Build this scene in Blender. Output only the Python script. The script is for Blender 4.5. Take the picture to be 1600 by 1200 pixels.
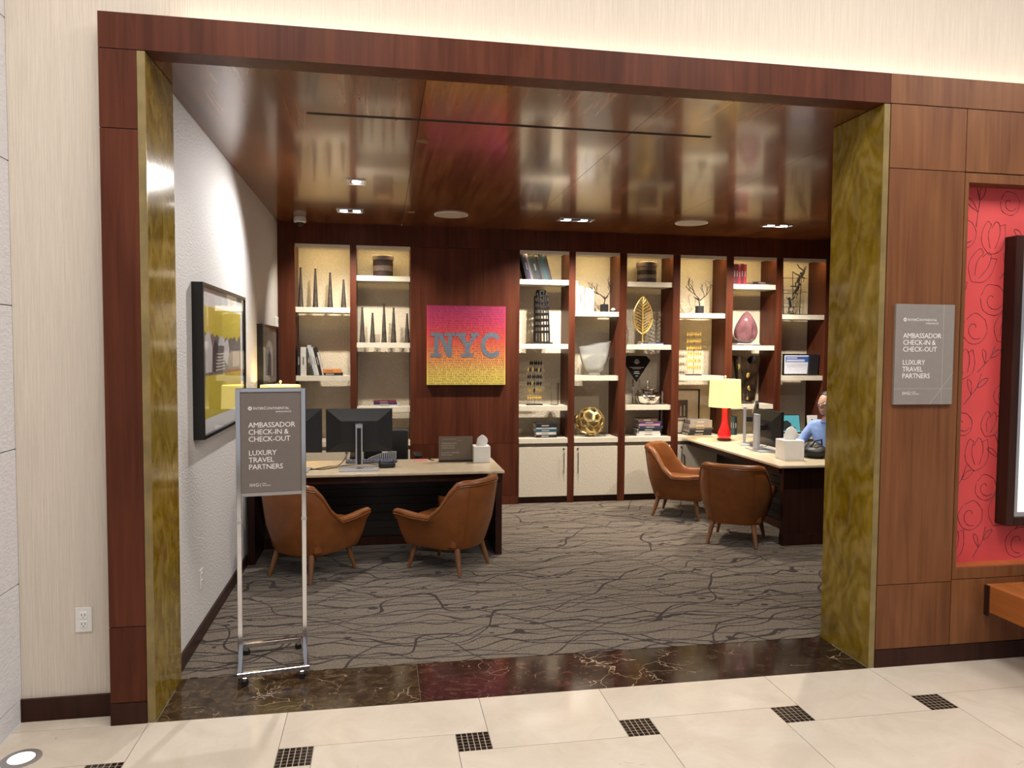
import bpy, bmesh, math, random
from mathutils import Vector, Matrix
random.seed(7)
for o in list(bpy.data.objects): bpy.data.objects.remove(o)
SC = bpy.context.scene
COL = SC.collection
# ---------------------------------------------------------------- camera
F_PX = 1159.0
CAM = Vector((1.0551, -3.5567, 1.72))
yw, pt, rl = math.radians(10.008), math.radians(-2.691), math.radians(0.365)
DIR = Vector((math.sin(yw)*math.cos(pt), math.cos(yw)*math.cos(pt), math.sin(pt)))
r0 = Vector((math.cos(yw), -math.sin(yw), 0)); u0 = r0.cross(DIR)
RIGHT = math.cos(rl)*r0 + math.sin(rl)*u0
UP = -math.sin(rl)*r0 + math.cos(rl)*u0
cd = bpy.data.cameras.new('camera'); cd.sensor_width = 36; cd.lens = F_PX/1600*36; cd.clip_start = .05
cam = bpy.data.objects.new('camera', cd); COL.objects.link(cam)
m = Matrix((RIGHT, UP, -DIR)).transposed().to_4x4(); m.translation = CAM
cam.matrix_world = m
SC.camera = cam
def atY(px, py, y):
    v = DIR + RIGHT*((px-800)/F_PX) + UP*((600-py)/F_PX)
    return CAM + v*((y-CAM.y)/v.y)
def atZ(px, py, z):
    v = DIR + RIGHT*((px-800)/F_PX) + UP*((600-py)/F_PX)
    return CAM + v*((z-CAM.z)/v.z)
# ---------------------------------------------------------------- world, exposure, large lights
SC.view_settings.view_transform = 'Standard'; SC.view_settings.look = 'None'
SC.view_settings.gamma = 1; SC.view_settings.exposure = 0.0
SC.view_settings.use_curve_mapping = False
W = bpy.data.worlds.new('lobby_air'); SC.world = W; W.use_nodes = True
W.node_tree.nodes['Background'].inputs[0].default_value = (.95, .95, 1.0, 1)
W.node_tree.nodes['Background'].inputs[1].default_value = .43
def area(name, loc, rot, sx, sy, power, col, spread=180):
    l = bpy.data.lights.new(name, 'AREA'); l.shape = 'RECTANGLE'; l.size = sx; l.size_y = sy
    l.energy = power; l.color = col; l.spread = math.radians(spread)
    o = bpy.data.objects.new(name, l); COL.objects.link(o); o.location = loc; o.rotation_euler = rot
    return o
LOBBY_Z = 4.5
LOBBY = [(0.6, -2.0), (3.4, -2.0), (6.2, -2.0)]
for x, y in LOBBY:
    area('lobby_fill_light', (x, y, LOBBY_Z-.06), (0, 0, 0), 1.5, 1.5, 80, (1.0, .95, .88))  # added fill panels, out of view, to brighten the lobby side
area('cove_light', (4.7, .055, 3.19), (math.radians(162), 0, 0), 9.1, .05, 5.5, (1, .86, .66))
# ---------------------------------------------------------------- helpers
def tag(o, label=None, cat=None, group=None, kind=None):
    if label: o['label'] = label
    if cat: o['category'] = cat
    if group: o['group'] = group
    if kind: o['kind'] = kind
    return o
def thing(name, label, cat, loc=(0, 0, 0), rz=0, group=None, kind=None):
    o = bpy.data.objects.new(name, None); COL.objects.link(o)
    o.location = loc; o.rotation_euler = (0, 0, rz); o.empty_display_size = .1
    return tag(o, label, cat, group, kind)
def copy_tree(o, parent=None):
    c = o.copy(); COL.objects.link(c); c.parent = parent
    for ch in o.children: copy_tree(ch, c)
    return c
class MB:
    def __init__(s): s.bm = bmesh.new()
    def box(s, x0, x1, y0, y1, z0, z1, bev=0, seg=1):
        vs = [s.bm.verts.new((x, y, z)) for x in (x0, x1) for y in (y0, y1) for z in (z0, z1)]
        fs = [(0,1,3,2),(4,6,7,5),(0,4,5,1),(2,3,7,6),(0,2,6,4),(1,5,7,3)]
        f = [s.bm.faces.new([vs[i] for i in q]) for q in fs]
        if bev:
            es = list({e for q in f for e in q.edges})
            bmesh.ops.bevel(s.bm, geom=es, offset=bev, segments=seg, profile=.5, affect='EDGES')
        return s
    def lathe(s, prof, seg=24, cx=0, cy=0, sx=1, sy=1, cap=True, fn=None):
        rings = []
        for r, z in prof:
            ring = []
            for k in range(seg):
                a = 2*math.pi*k/seg
                p = Vector((cx+r*sx*math.cos(a), cy+r*sy*math.sin(a), z))
                if fn: p = fn(p, a)
                ring.append(s.bm.verts.new(p))
            rings.append(ring)
        for a, b in zip(rings, rings[1:]):
            for k in range(seg):
                s.bm.faces.new((a[k], a[(k+1) % seg], b[(k+1) % seg], b[k]))
        if cap:
            s.bm.faces.new(rings[0][::-1]); s.bm.faces.new(rings[-1])
        return s
    def tube(s, pts, r, seg=8, closed=False):
        pts = [Vector(p) for p in pts]; n = len(pts); rings = []
        for i, p in enumerate(pts):
            a = pts[(i-1) % n] if (closed or i > 0) else p
            b = pts[(i+1) % n] if (closed or i < n-1) else p
            t = (b-a).normalized()
            u = t.cross(Vector((0, 0, 1)))
            if u.length < .05: u = t.cross(Vector((0, 1, 0)))
            u.normalize(); v = t.cross(u).normalized()
            rr = r[i] if isinstance(r, (list, tuple)) else r
            rings.append([s.bm.verts.new(p+u*rr*math.cos(2*math.pi*k/seg)+v*rr*math.sin(2*math.pi*k/seg)) for k in range(seg)])
        m = n if closed else n-1
        for i in range(m):
            a, b = rings[i], rings[(i+1) % n]
            for k in range(seg): s.bm.faces.new((a[k], a[(k+1) % seg], b[(k+1) % seg], b[k]))
        if not closed:
            s.bm.faces.new(rings[0][::-1]); s.bm.faces.new(rings[-1])
        return s
    def prism(s, poly, axis, lo, hi):
        def P(a, b, c): return {'x': (c, a, b), 'y': (a, c, b), 'z': (a, b, c)}[axis]
        A = [s.bm.verts.new(P(a, b, lo)) for a, b in poly]; B_ = [s.bm.verts.new(P(a, b, hi)) for a, b in poly]
        n = len(poly)
        s.bm.faces.new(A[::-1]); s.bm.faces.new(B_)
        for i in range(n): s.bm.faces.new((A[i], A[(i+1) % n], B_[(i+1) % n], B_[i]))
        return s
    def ball(s, c, r, sub=2, sc=(1, 1, 1)):
        res = bmesh.ops.create_icosphere(s.bm, subdivisions=sub, radius=r)
        for v in res['verts']: v.co = Vector((v.co.x*sc[0], v.co.y*sc[1], v.co.z*sc[2])) + Vector(c)
        return s
    def raw(s, verts, faces):
        vs = [s.bm.verts.new(v) for v in verts]
        for f in faces: s.bm.faces.new([vs[i] for i in f])
        return s
    def xf(s, M):
        bmesh.ops.transform(s.bm, matrix=M, verts=s.bm.verts); return s
    def build(s, name, mat, parent=None, loc=None, rot=None, smooth=35, sub=0):
        bmesh.ops.recalc_face_normals(s.bm, faces=s.bm.faces)
        me = bpy.data.meshes.new(name); s.bm.to_mesh(me); s.bm.free()
        if smooth:
            for p in me.polygons: p.use_smooth = True
            me.set_sharp_from_angle(angle=math.radians(smooth))
        me.materials.append(mat)
        o = bpy.data.objects.new(name, me); COL.objects.link(o)
        if parent: o.parent = parent
        if loc is not None: o.location = loc
        if rot is not None: o.rotation_euler = rot
        if sub:
            md = o.modifiers.new('sub', 'SUBSURF'); md.levels = sub; md.render_levels = sub
        return o
def BX(name, mat, parent, x0, x1, y0, y1, z0, z1, bev=0, **k):
    return MB().box(x0, x1, y0, y1, z0, z1, bev).build(name, mat, parent, **k)
def text_mesh(body, size, align='LEFT', shear=0, spacing=1, res=2, line=1.0):
    c = bpy.data.curves.new('lettering', 'FONT'); c.body = body; c.size = size; c.align_x = align
    c.shear = shear; c.space_character = spacing; c.resolution_u = res; c.fill_mode = 'FRONT'; c.extrude = 0; c.space_line = line
    o = bpy.data.objects.new('lettering', c); COL.objects.link(o)
    bpy.context.view_layer.update()
    me = bpy.data.meshes.new_from_object(o.evaluated_get(bpy.context.evaluated_depsgraph_get()))
    bpy.data.objects.remove(o); bpy.data.curves.remove(c)
    return me
def lettering(body, size, mat, parent, loc, rot=(math.pi/2, 0, 0), name='lettering', **k):
    me = text_mesh(body, size, **k); me.materials.clear(); me.materials.append(mat)
    o = bpy.data.objects.new(name, me); COL.objects.link(o); o.parent = parent; o.location = loc; o.rotation_euler = rot
    return o
# ---------------------------------------------------------------- materials
def nd(nt, typ, **k):
    n = nt.nodes.new(typ)
    for a, v in k.items():
        if a.startswith('i_'):
            key = a[2:]; key = int(key) if key.isdigit() else key.replace('_', ' ')
            n.inputs[key].default_value = v
        else: setattr(n, a, v)
    return n
def base_mat(name, col, rough=.5, metal=0, coat=0, spec=.5, emit=None, estr=0, trans=0, ior=1.45, sheen=0):
    mt = bpy.data.materials.new(name); mt.use_nodes = True
    b = mt.node_tree.nodes['Principled BSDF']
    b.inputs['Base Color'].default_value = (*col, 1); b.inputs['Roughness'].default_value = rough
    b.inputs['Metallic'].default_value = metal; b.inputs['Coat Weight'].default_value = coat
    b.inputs['Coat Roughness'].default_value = .08
    b.inputs['Specular IOR Level'].default_value = spec; b.inputs['IOR'].default_value = ior
    b.inputs['Transmission Weight'].default_value = trans; b.inputs['Sheen Weight'].default_value = sheen
    if emit: b.inputs['Emission Color'].default_value = (*emit, 1); b.inputs['Emission Strength'].default_value = estr
    return mt, mt.node_tree, b
def coords(nt, scale=(1, 1, 1), rnd=True):
    tc = nd(nt, 'ShaderNodeTexCoord'); mp = nd(nt, 'ShaderNodeMapping'); mp.inputs['Scale'].default_value = scale
    if rnd:
        oi = nd(nt, 'ShaderNodeObjectInfo'); ad = nd(nt, 'ShaderNodeVectorMath', operation='MULTIPLY_ADD')
        ad.inputs[1].default_value = (7.3, 5.1, 9.7)
        nt.links.new(oi.outputs['Random'], ad.inputs[0]); nt.links.new(tc.outputs['Object'], ad.inputs[2])
        nt.links.new(ad.outputs[0], mp.inputs[0])
    else: nt.links.new(tc.outputs['Object'], mp.inputs[0])
    return mp.outputs[0]
def ramp(nt, fac, stops):
    r = nd(nt, 'ShaderNodeValToRGB'); e = r.color_ramp.elements
    while len(e) < len(stops): e.new(.5)
    for q, (p, c) in zip(e, stops): q.position = p; q.color = (*c, 1)
    nt.links.new(fac, r.inputs[0]); return r.outputs[0]
def noise(nt, vec, scale=5, detail=4, rough=.55, dist=0):
    n = nd(nt, 'ShaderNodeTexNoise'); n.inputs['Scale'].default_value = scale; n.inputs['Detail'].default_value = detail
    n.inputs['Roughness'].default_value = rough; n.inputs['Distortion'].default_value = dist
    nt.links.new(vec, n.inputs['Vector']); return n.outputs[0]
def bump(nt, b, h, strength=.2, dist=.01):
    n = nd(nt, 'ShaderNodeBump'); n.inputs['Strength'].default_value = strength; n.inputs['Distance'].default_value = dist
    nt.links.new(h, n.inputs['Height']); nt.links.new(n.outputs[0], b.inputs['Normal'])
def plain(name, col, rough=.5, var=.12, nscale=30, **k):
    mt, nt, b = base_mat(name, col, rough, **k)
    v = coords(nt); f = noise(nt, v, nscale, 3)
    lo = tuple(c*(1-var) for c in col); hi = tuple(min(1, c*(1+var)) for c in col)
    nt.links.new(ramp(nt, f, [(.3, lo), (.7, hi)]), b.inputs['Base Color'])
    return mt
def wood(name, c1, c2, axis='z', rough=.35, coat=.3, fine=1.0, spec=.5):
    mt, nt, b = base_mat(name, c1, rough, coat=coat, spec=spec)
    sc = {'z': (26*fine, 26*fine, 1.1), 'y': (26*fine, 1.1, 26*fine), 'x': (1.1, 26*fine, 26*fine)}[axis]
    v = coords(nt, sc); f = noise(nt, v, 1, 6, .6, .6)
    sc2 = {'z': (2.2, 2.2, .5), 'y': (2.2, .35, 2.2), 'x': (.5, 2.2, 2.2)}[axis]
    f2 = noise(nt, coords(nt, sc2), 1.5, 2, .5, 1.2)
    mx = nd(nt, 'ShaderNodeMath', operation='MULTIPLY_ADD'); mx.inputs[1].default_value = .55
    nt.links.new(f, mx.inputs[0])
    m2 = nd(nt, 'ShaderNodeMath', operation='MULTIPLY'); m2.inputs[1].default_value = .45
    nt.links.new(f2, m2.inputs[0]); nt.links.new(m2.outputs[0], mx.inputs[2])
    nt.links.new(ramp(nt, mx.outputs[0], [(.36, c1), (.64, c2)]), b.inputs['Base Color'])
    return mt
M = {}
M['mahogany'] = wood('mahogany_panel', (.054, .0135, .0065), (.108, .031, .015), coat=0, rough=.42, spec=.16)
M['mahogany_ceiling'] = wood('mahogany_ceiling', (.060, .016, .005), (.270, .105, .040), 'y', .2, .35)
M['walnut_veneer'] = wood('brown_wood_panel', (.110, .038, .014), (.20, .080, .030), coat=0, rough=.4, spec=.25)  # browner veneer used past the header joint, the wood's own tone
M['dark_wood'] = wood('dark_wood', (.022, .008, .006), (.045, .017, .011), coat=0, spec=.15)
M['black_wood'] = wood('black_brown_wood', (.008, .0045, .0035), (.016, .009, .007), 'x', .45, .1)
M['orange_wood'] = wood('orange_wood', (.26, .075, .018), (.42, .14, .035), 'y', .3, .3)
M['leg_wood'] = wood('chair_leg_wood', (.15, .062, .024), (.24, .105, .042), 'z', .4, .2)
M['gap'] = plain('dark_joint', (.012, .006, .005), .8)
M['niche_plaster'] = None
def textured(name, col, rough, scale, strength, kind='noise', vscale=(1, 1, 1), var=.06):
    mt, nt, b = base_mat(name, col, rough, spec=.3)
    v = coords(nt, vscale, False)
    if kind == 'voronoi':
        n = nd(nt, 'ShaderNodeTexVoronoi'); n.feature = 'SMOOTH_F1'; n.inputs['Scale'].default_value = scale
        nt.links.new(v, n.inputs['Vector']); h = n.outputs['Distance']
    else: h = noise(nt, v, scale, 3, .6)
    lo = tuple(c*(1-var) for c in col); hi = tuple(min(1, c*(1+var)) for c in col)
    nt.links.new(ramp(nt, h, [(.25, lo), (.7, hi)]), b.inputs['Base Color'])
    bump(nt, b, h, strength, .02)
    return mt
M['niche_plaster'] = textured('pebbled_cream_wallcovering', (.66, .58, .44), .5, 70, .3, 'voronoi', var=.05)
M['linen_wall'] = textured('white_linen_wallcovering', (.66, .64, .62), .7, 60, .35, 'noise', (1, .6, 1.4))
M['cream_wall'] = textured('cream_strie_wallcovering', (.62, .55, .47), .6, 30, .25, 'noise', (6, 6, .12), .09)
M['stone_panel'] = textured('white_chiselled_stone', (.67, .66, .68), .75, 34, .3, 'noise', (1, 1, 2.4))
M['lobby_white'] = plain('lobby_ceiling_paint', (.75, .72, .68), .8)
def onyx():
    mt, nt, b = base_mat('gold_onyx', (.15, .1, .02), .13, coat=.15)
    v = coords(nt, (1.3, 1.7, 1.15), False)
    f = noise(nt, v, 2.2, 6, .62, 2.4)
    w = nd(nt, 'ShaderNodeTexWave'); w.inputs['Scale'].default_value = 1.1; w.inputs['Distortion'].default_value = 14
    w.inputs['Detail'].default_value = 4; w.inputs['Detail Scale'].default_value = 1.4; w.bands_direction = 'DIAGONAL'
    nt.links.new(v, w.inputs['Vector'])
    a = ramp(nt, f, [(.28, (.10, .058, .002)), (.5, (.20, .125, .006)), (.72, (.28, .19, .022))])
    c = ramp(nt, w.outputs['Fac'], [(.0, (.45, .38, .2)), (.35, (.0, .0, .0)), (.65, (.0, .0, .0)), (1, (.6, .5, .3))])
    mx = nd(nt, 'ShaderNodeMix', data_type='RGBA', blend_type='ADD'); mx.inputs['Factor'].default_value = .10
    nt.links.new(a, mx.inputs['A']); nt.links.new(c, mx.inputs['B'])
    nt.links.new(mx.outputs['Result'], b.inputs['Base Color']); return mt
M['onyx'] = onyx()
M['onyx_edge'] = plain('onyx_polished_edge', (.20, .145, .055), .25, .2, 8)
def dark_marble(name, c1, c2, c3):
    mt, nt, b = base_mat(name, c1, .10, spec=.32)
    v = coords(nt, (1, 1.3, 1), True)
    f = noise(nt, v, 15, 8, .72, 1.2)
    dn = nd(nt, 'ShaderNodeTexNoise'); dn.inputs['Scale'].default_value = 3; dn.inputs['Detail'].default_value = 4
    nt.links.new(v, dn.inputs['Vector'])
    ad = nd(nt, 'ShaderNodeVectorMath', operation='MULTIPLY_ADD'); ad.inputs[1].default_value = (.55, .55, .55)
    nt.links.new(dn.outputs[1], ad.inputs[0]); nt.links.new(v, ad.inputs[2])
    vo = nd(nt, 'ShaderNodeTexVoronoi'); vo.feature = 'DISTANCE_TO_EDGE'; vo.inputs['Scale'].default_value = 5.5
    nt.links.new(ad.outputs[0], vo.inputs['Vector'])
    msk = noise(nt, v, 2.3, 2)
    th = nd(nt, 'ShaderNodeMath', operation='MULTIPLY_ADD'); th.inputs[1].default_value = .11; th.inputs[2].default_value = -.056
    nt.links.new(msk, th.inputs[0])
    lt = nd(nt, 'ShaderNodeMath', operation='LESS_THAN'); nt.links.new(vo.outputs['Distance'], lt.inputs[0]); nt.links.new(th.outputs[0], lt.inputs[1])
    a = ramp(nt, f, [(.34, c1), (.55, c2), (.72, c3)])
    mx = nd(nt, 'ShaderNodeMix', data_type='RGBA'); nt.links.new(lt.outputs[0], mx.inputs['Factor'])
    nt.links.new(a, mx.inputs['A']); mx.inputs['B'].default_value = (.32, .24, .16, 1)
    nt.links.new(mx.outputs['Result'], b.inputs['Base Color']); return mt
M['marble_brown'] = dark_marble('brown_emperador_marble', (.016, .009, .005), (.062, .038, .020), (.16, .105, .06))
M['marble_red_reflection'] = dark_marble('canvas_reflection_emperador_marble', (.011, .005, .004), (.046, .021, .015), (.13, .07, .05))  # red cast of the canvas reflection is put into this slab's colour
M['marble_black'] = dark_marble('dark_emperador_marble', (.008, .005, .004), (.030, .018, .012), (.10, .065, .045))
M['mosaic'] = plain('dark_mosaic_marble', (.022, .014, .010), .12, .6, 40)
M['grout'] = plain('grout', (.22, .19, .16), .8)
M['pale_grout'] = plain('pale_mosaic_grout', (.42, .37, .30), .8)
def cream_tile():
    mt, nt, b = base_mat('cream_marble_tile', (.6, .53, .44), .09)
    v = coords(nt, (1, 1, 1), True)
    f = noise(nt, v, 3.5, 7, .65, .8)
    a = ramp(nt, f, [(.3, (.56, .485, .40)), (.6, (.64, .57, .485)), (.8, (.68, .62, .54))])
    f2 = noise(nt, v, 9, 2, .5, 2.5)
    s = ramp(nt, f2, [(.22, (.72, .62, .5)), (.27, (1, 1, 1))])
    mx = nd(nt, 'ShaderNodeMix', data_type='RGBA', blend_type='MULTIPLY'); mx.inputs['Factor'].default_value = .5
    nt.links.new(a, mx.inputs['A']); nt.links.new(s, mx.inputs['B'])
    nt.links.new(mx.outputs['Result'], b.inputs['Base Color']); return mt
M['cream_tile'] = cream_tile()
def carpet_mat():
    mt, nt, b = base_mat('branch_patterned_carpet', (.2, .16, .12), .95, spec=.1, sheen=.2)
    L = nt.links.new
    v = coords(nt, (1, 1, 1), False)
    sep = nd(nt, 'ShaderNodeSeparateXYZ'); L(v, sep.inputs[0])
    def M_(op, a, b_=None, c=None):
        n = nd(nt, 'ShaderNodeMath', operation=op)
        for i, q in enumerate((a, b_, c)):
            if q is None: continue
            if isinstance(q, (int, float)): n.inputs[i].default_value = q
            else: L(q, n.inputs[i])
        return n.outputs[0]
    def lines(ang, freq, amp, nscale, width, seed):
        mp = nd(nt, 'ShaderNodeMapping'); mp.inputs['Rotation'].default_value = (0, 0, math.radians(ang))
        mp.inputs['Location'].default_value = (seed, seed*1.7, 0); L(v, mp.inputs[0])
        s2 = nd(nt, 'ShaderNodeSeparateXYZ'); L(mp.outputs[0], s2.inputs[0])
        nz = noise(nt, mp.outputs[0], nscale, 1.5, .5)
        t = M_('MULTIPLY_ADD', nz, amp, M_('MULTIPLY', s2.outputs[1], freq))
        d = M_('ABSOLUTE', M_('SUBTRACT', M_('FRACT', t), .5))
        fine = noise(nt, mp.outputs[0], 30, 2)
        w = M_('MULTIPLY_ADD', fine, width*1.5, width*.32)
        return M_('LESS_THAN', d, w)
    acc = None
    for a in ((3, 5.5, 2.6, 1.7, .030, 0), (-4, 5.0, 3.0, 1.4, .028, 3.1), (34, 1.9, 2.0, 1.2, .012, 7.7), (-33, 1.8, 2.2, 1.1, .012, 11.3), (9, 4.2, 2.6, 1.9, .022, 17.9), (-11, 3.8, 2.8, 1.5, .02, 23.3)):
        l = lines(*a); acc = l if acc is None else M_('MAXIMUM', acc, l)
    mp = nd(nt, 'ShaderNodeMapping'); mp.inputs['Scale'].default_value = (8, 13, 1); L(v, mp.inputs[0])
    vo = nd(nt, 'ShaderNodeTexVoronoi'); vo.inputs['Scale'].default_value = 1; L(mp.outputs[0], vo.inputs['Vector'])
    cs = nd(nt, 'ShaderNodeSeparateColor'); L(vo.outputs['Color'], cs.inputs[0])
    dots = M_('LESS_THAN', vo.outputs['Distance'], M_('MULTIPLY_ADD', cs.outputs[0], .44, -.16))
    acc = M_('MAXIMUM', acc, dots)
    weave = noise(nt, coords(nt, (70, 9, 1), False), 3, 3, .7)
    ground = ramp(nt, weave, [(.3, (.075, .059, .044)), (.5, (.140, .112, .084)), (.7, (.205, .168, .130))])
    mx = nd(nt, 'ShaderNodeMix', data_type='RGBA'); L(acc, mx.inputs['Factor']); L(ground, mx.inputs['A'])
    mx.inputs['B'].default_value = (.022, .013, .010, 1)
    L(mx.outputs['Result'], b.inputs['Base Color']); bump(nt, b, weave, .4, .004)
    return mt
M['carpet'] = carpet_mat()
M['leather'] = plain('cognac_leather', (.185, .060, .015), .36, .14, 12, coat=.05, spec=.35)
M['leather_trim'] = plain('cognac_leather_piping', (.17, .055, .015), .28, .1, 12, coat=.2)
M['chrome'] = base_mat('chrome', (.72, .72, .74), .12, 1)[0]
M['silver'] = base_mat('brushed_silver', (.55, .56, .58), .3, 1)[0]
M['grey_plastic'] = plain('silver_grey_plastic', (.34, .35, .38), .4, .05)
M['black_plastic'] = plain('black_plastic', (.012, .012, .013), .35, .1)
M['black_matte'] = plain('matte_black_metal', (.010, .009, .009), .5, .1)
M['black_lacquer'] = plain('black_lacquer_frame', (.008, .007, .007), .25, .1)
M['taupe_sign'] = plain('taupe_sign_panel', (.155, .130, .118), .4, .03)
M['grey_sign'] = plain('warm_grey_sign_panel', (.225, .200, .183), .35, .03)
M['brown_sign'] = plain('brown_desk_sign', (.16, .12, .09), .4, .04)
M['white_ink'] = plain('white_lettering', (.80, .78, .76), .5, .02)
M['pale_line'] = plain('pale_line', (.42, .39, .36), .5, .02)
M['white_paper'] = plain('white_paper', (.78, .77, .75), .7, .03)
M['white_plastic'] = plain('white_plastic', (.74, .72, .69), .4, .03)
M['cream_laminate'] = plain('cream_shelf_laminate', (.66, .60, .49), .38, .05, 14)
M['cream_fabric'] = textured('cream_woven_door_panel', (.60, .54, .44), .55, 90, .2, 'noise', (1, 1, .5), .1)
M['desk_top'] = plain('pale_travertine_desk_top', (.58, .48, .34), .3, .12, 16)
M['rail'] = plain('grey_brown_rail', (.16, .13, .10), .5)
M['red_ceramic'] = base_mat('glossy_red_ceramic', (.72, .018, .022), .12, coat=.5)[0]
M['lamp_shade'] = base_mat('lit_yellow_shade', (.85, .75, .38), .8, emit=(1, .74, .22), estr=.6)[0]
M['gold'] = base_mat('gold_metal', (.80, .56, .16), .35, .75)[0]
M['antique_gold'] = base_mat('antique_gold', (.62, .46, .19), .35, .8)[0]
M['mercury'] = None
def hammered():
    mt, nt, b = base_mat('mercury_silver', (.80, .78, .74), .14, 1)
    v = coords(nt); f = noise(nt, v, 34, 3); bump(nt, b, f, .6, .01)
    nt.links.new(ramp(nt, noise(nt, v, 18, 5), [(.35, (.25, .21, .17)), (.5, (.82, .80, .76))]), b.inputs['Base Color']); return mt
M['mercury'] = hammered()
M['glass'] = base_mat('clear_glass', (.96, .98, .97), .02, trans=1, ior=1.45)[0]
M['ice_glass'] = base_mat('frosted_ice_glass', (.93, .95, .93), .07, trans=.86, ior=1.38)[0]
M['bronze_glass'] = plain('dark_bronze_glass', (.028, .018, .011), .08, .7, 9, coat=.7)
M['mauve_glass'] = plain('mauve_art_glass', (.17, .075, .085), .1, .3, 6, coat=.8)
M['spire'] = plain('weathered_bronze_spire', (.055, .042, .034), .5, .45, 25)
M['basket_dark'] = plain('dark_woven_band', (.032, .017, .013), .7, .35, 60)
M['basket_light'] = plain('taupe_woven_band', (.135, .095, .078), .7, .3, 60)
M['twig'] = plain('dark_twig', (.020, .011, .009), .6, .3)
M['lens'] = base_mat('lit_lamp_lens', (1, 1, 1), .5, emit=(1, .95, .86), estr=22)[0]
M['lens_soft'] = base_mat('lit_bulb', (1, 1, 1), .5, emit=(1, .8, .45), estr=4)[0]
M['uplight'] = base_mat('lit_uplight_lens', (1, 1, 1), .5, emit=(1, .96, .86), estr=2.2)[0]
M['panel_glow'] = base_mat('lobby_fill_diffuser', (1, 1, 1), .5, emit=(1, .93, .85), estr=3)[0]
M['grille'] = plain('speaker_grille', (.46, .43, .38), .7, .05, 200)
M['skin'] = plain('skin', (.42, .24, .17), .5, .06, 20)
M['blue_shirt'] = plain('light_blue_shirt', (.20, .30, .56), .8, .1, 20)
M['trousers'] = plain('charcoal_trousers', (.03, .03, .036), .8)
M['hair'] = plain('dark_hair', (.02, .015, .012), .6, .3, 60)
M['stripe_cloth'] = None
def stripes():
    mt, nt, b = base_mat('black_white_stripe', (.5, .5, .5), .8)
    v = coords(nt, (1, 1, 1), False); w = nd(nt, 'ShaderNodeTexWave'); w.inputs['Scale'].default_value = 19
    nt.links.new(v, w.inputs['Vector'])
    nt.links.new(ramp(nt, w.outputs['Fac'], [(.45, (.02, .02, .022)), (.55, (.6, .58, .55))]), b.inputs['Base Color']); return mt
M['stripe_cloth'] = stripes()
def thin_glass():
    mt = bpy.data.materials.new('picture_glass'); mt.use_nodes = True; nt = mt.node_tree; nt.nodes.clear()
    o = nd(nt, 'ShaderNodeOutputMaterial'); mx = nd(nt, 'ShaderNodeMixShader'); t = nd(nt, 'ShaderNodeBsdfTransparent')
    g = nd(nt, 'ShaderNodeBsdfGlossy'); g.inputs['Roughness'].default_value = .02
    lw_ = nd(nt, 'ShaderNodeLayerWeight'); pw = nd(nt, 'ShaderNodeMath', operation='POWER'); pw.inputs[1].default_value = 4.5
    nt.links.new(lw_.outputs['Facing'], pw.inputs[0]); fr = nd(nt, 'ShaderNodeMath', operation='MULTIPLY_ADD'); fr.inputs[1].default_value = .5; fr.inputs[2].default_value = .02
    nt.links.new(pw.outputs[0], fr.inputs[0]); nt.links.new(fr.outputs[0], mx.inputs[0]); nt.links.new(t.outputs[0], mx.inputs[1]); nt.links.new(g.outputs[0], mx.inputs[2])
    nt.links.new(mx.outputs[0], o.inputs[0]); return mt
M['pane'] = thin_glass()
_cc = {}
def color(rgb, rough=.55, **k):
    key = (rgb, rough)
    if key not in _cc: _cc[key] = plain('tint_%d' % len(_cc), rgb, rough, .07, 25, **k)
    return _cc[key]
# ================================================================ STRUCTURE
B = 4.4714; BK = B+.37; ZH = 3.0226; JD = .4465; XC = 3.6921; XR = 6.31
def struct(name, mat=None, label=None):
    o = thing(name, label, None, kind='structure'); return o
# lobby floor of cream tiles with dark mosaic inserts
fl = struct('floor', label='cream marble lobby floor with small dark mosaic inserts')
BX('floor_base', M['grout'], fl, -.57, 9, -7, -.0005, -.06, -.003)
PI_, IN, G = .7605, .147, .0016
X0, Y0 = .618, -.327
def tile(x0, x1, y0, y1):
    x0 = max(x0, -.57); y1 = min(y1, -.0005)
    if x1-x0 < .02 or y1-y0 < .02: return
    BX('floor_tile', M['cream_tile'], fl, x0+G, x1-G, y0+G, y1-G, -.02, 0)
mos = MB().box(-.0105, .0105, -.0105, .0105, -.006, 0).build('mosaic_tile', M['mosaic'], fl)
first = [True]
for r in range(-1, 5):
    yt = Y0-PI_*r; yb = yt-IN
    for k in range(-2, 11):
        xl = X0+PI_*k; xr = xl+IN; nl = xl+PI_; nr = nl+IN
        odd = (k+r) % 2 == 1
        # tiles standing above the joint that runs to the next row (row r+1 bottom edges)
        if r >= 0 and xr < 9 and xr > -.57:
            if r == 0:
                BX('mosaic_bed', M['pale_grout'], fl, max(xl, -.57)+G, xr-G, yb+G, yt-G, -.02, -.001)
                for i in range(6):
                    for j in range(6):
                        px = xl+IN*(i+.5)/6; py = yb+IN*(j+.5)/6
                        if px < -.55: continue
                        if first[0]: o = mos; first[0] = False
                        else: o = mos.copy(); COL.objects.link(o)
                        o.location = (px, py, 0)
            else: BX('mosaic_block', M['mosaic'], fl, max(xl, -.57)+G, xr-G, yb+G, yt-G, -.02, 0)
        # the tile between insert k and k+1, hanging from row r down to row r+1
        nyt = yt-PI_; nyb = nyt-IN
        if odd: tile(xl, nr, nyt, yb)      # wide and short
        else: tile(xr, nl, nyb, yt)        # narrow and long
BX('floor_tile', M['cream_tile'], fl, -.57+G, -.158, .0008, .11, -.02, 0)
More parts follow.
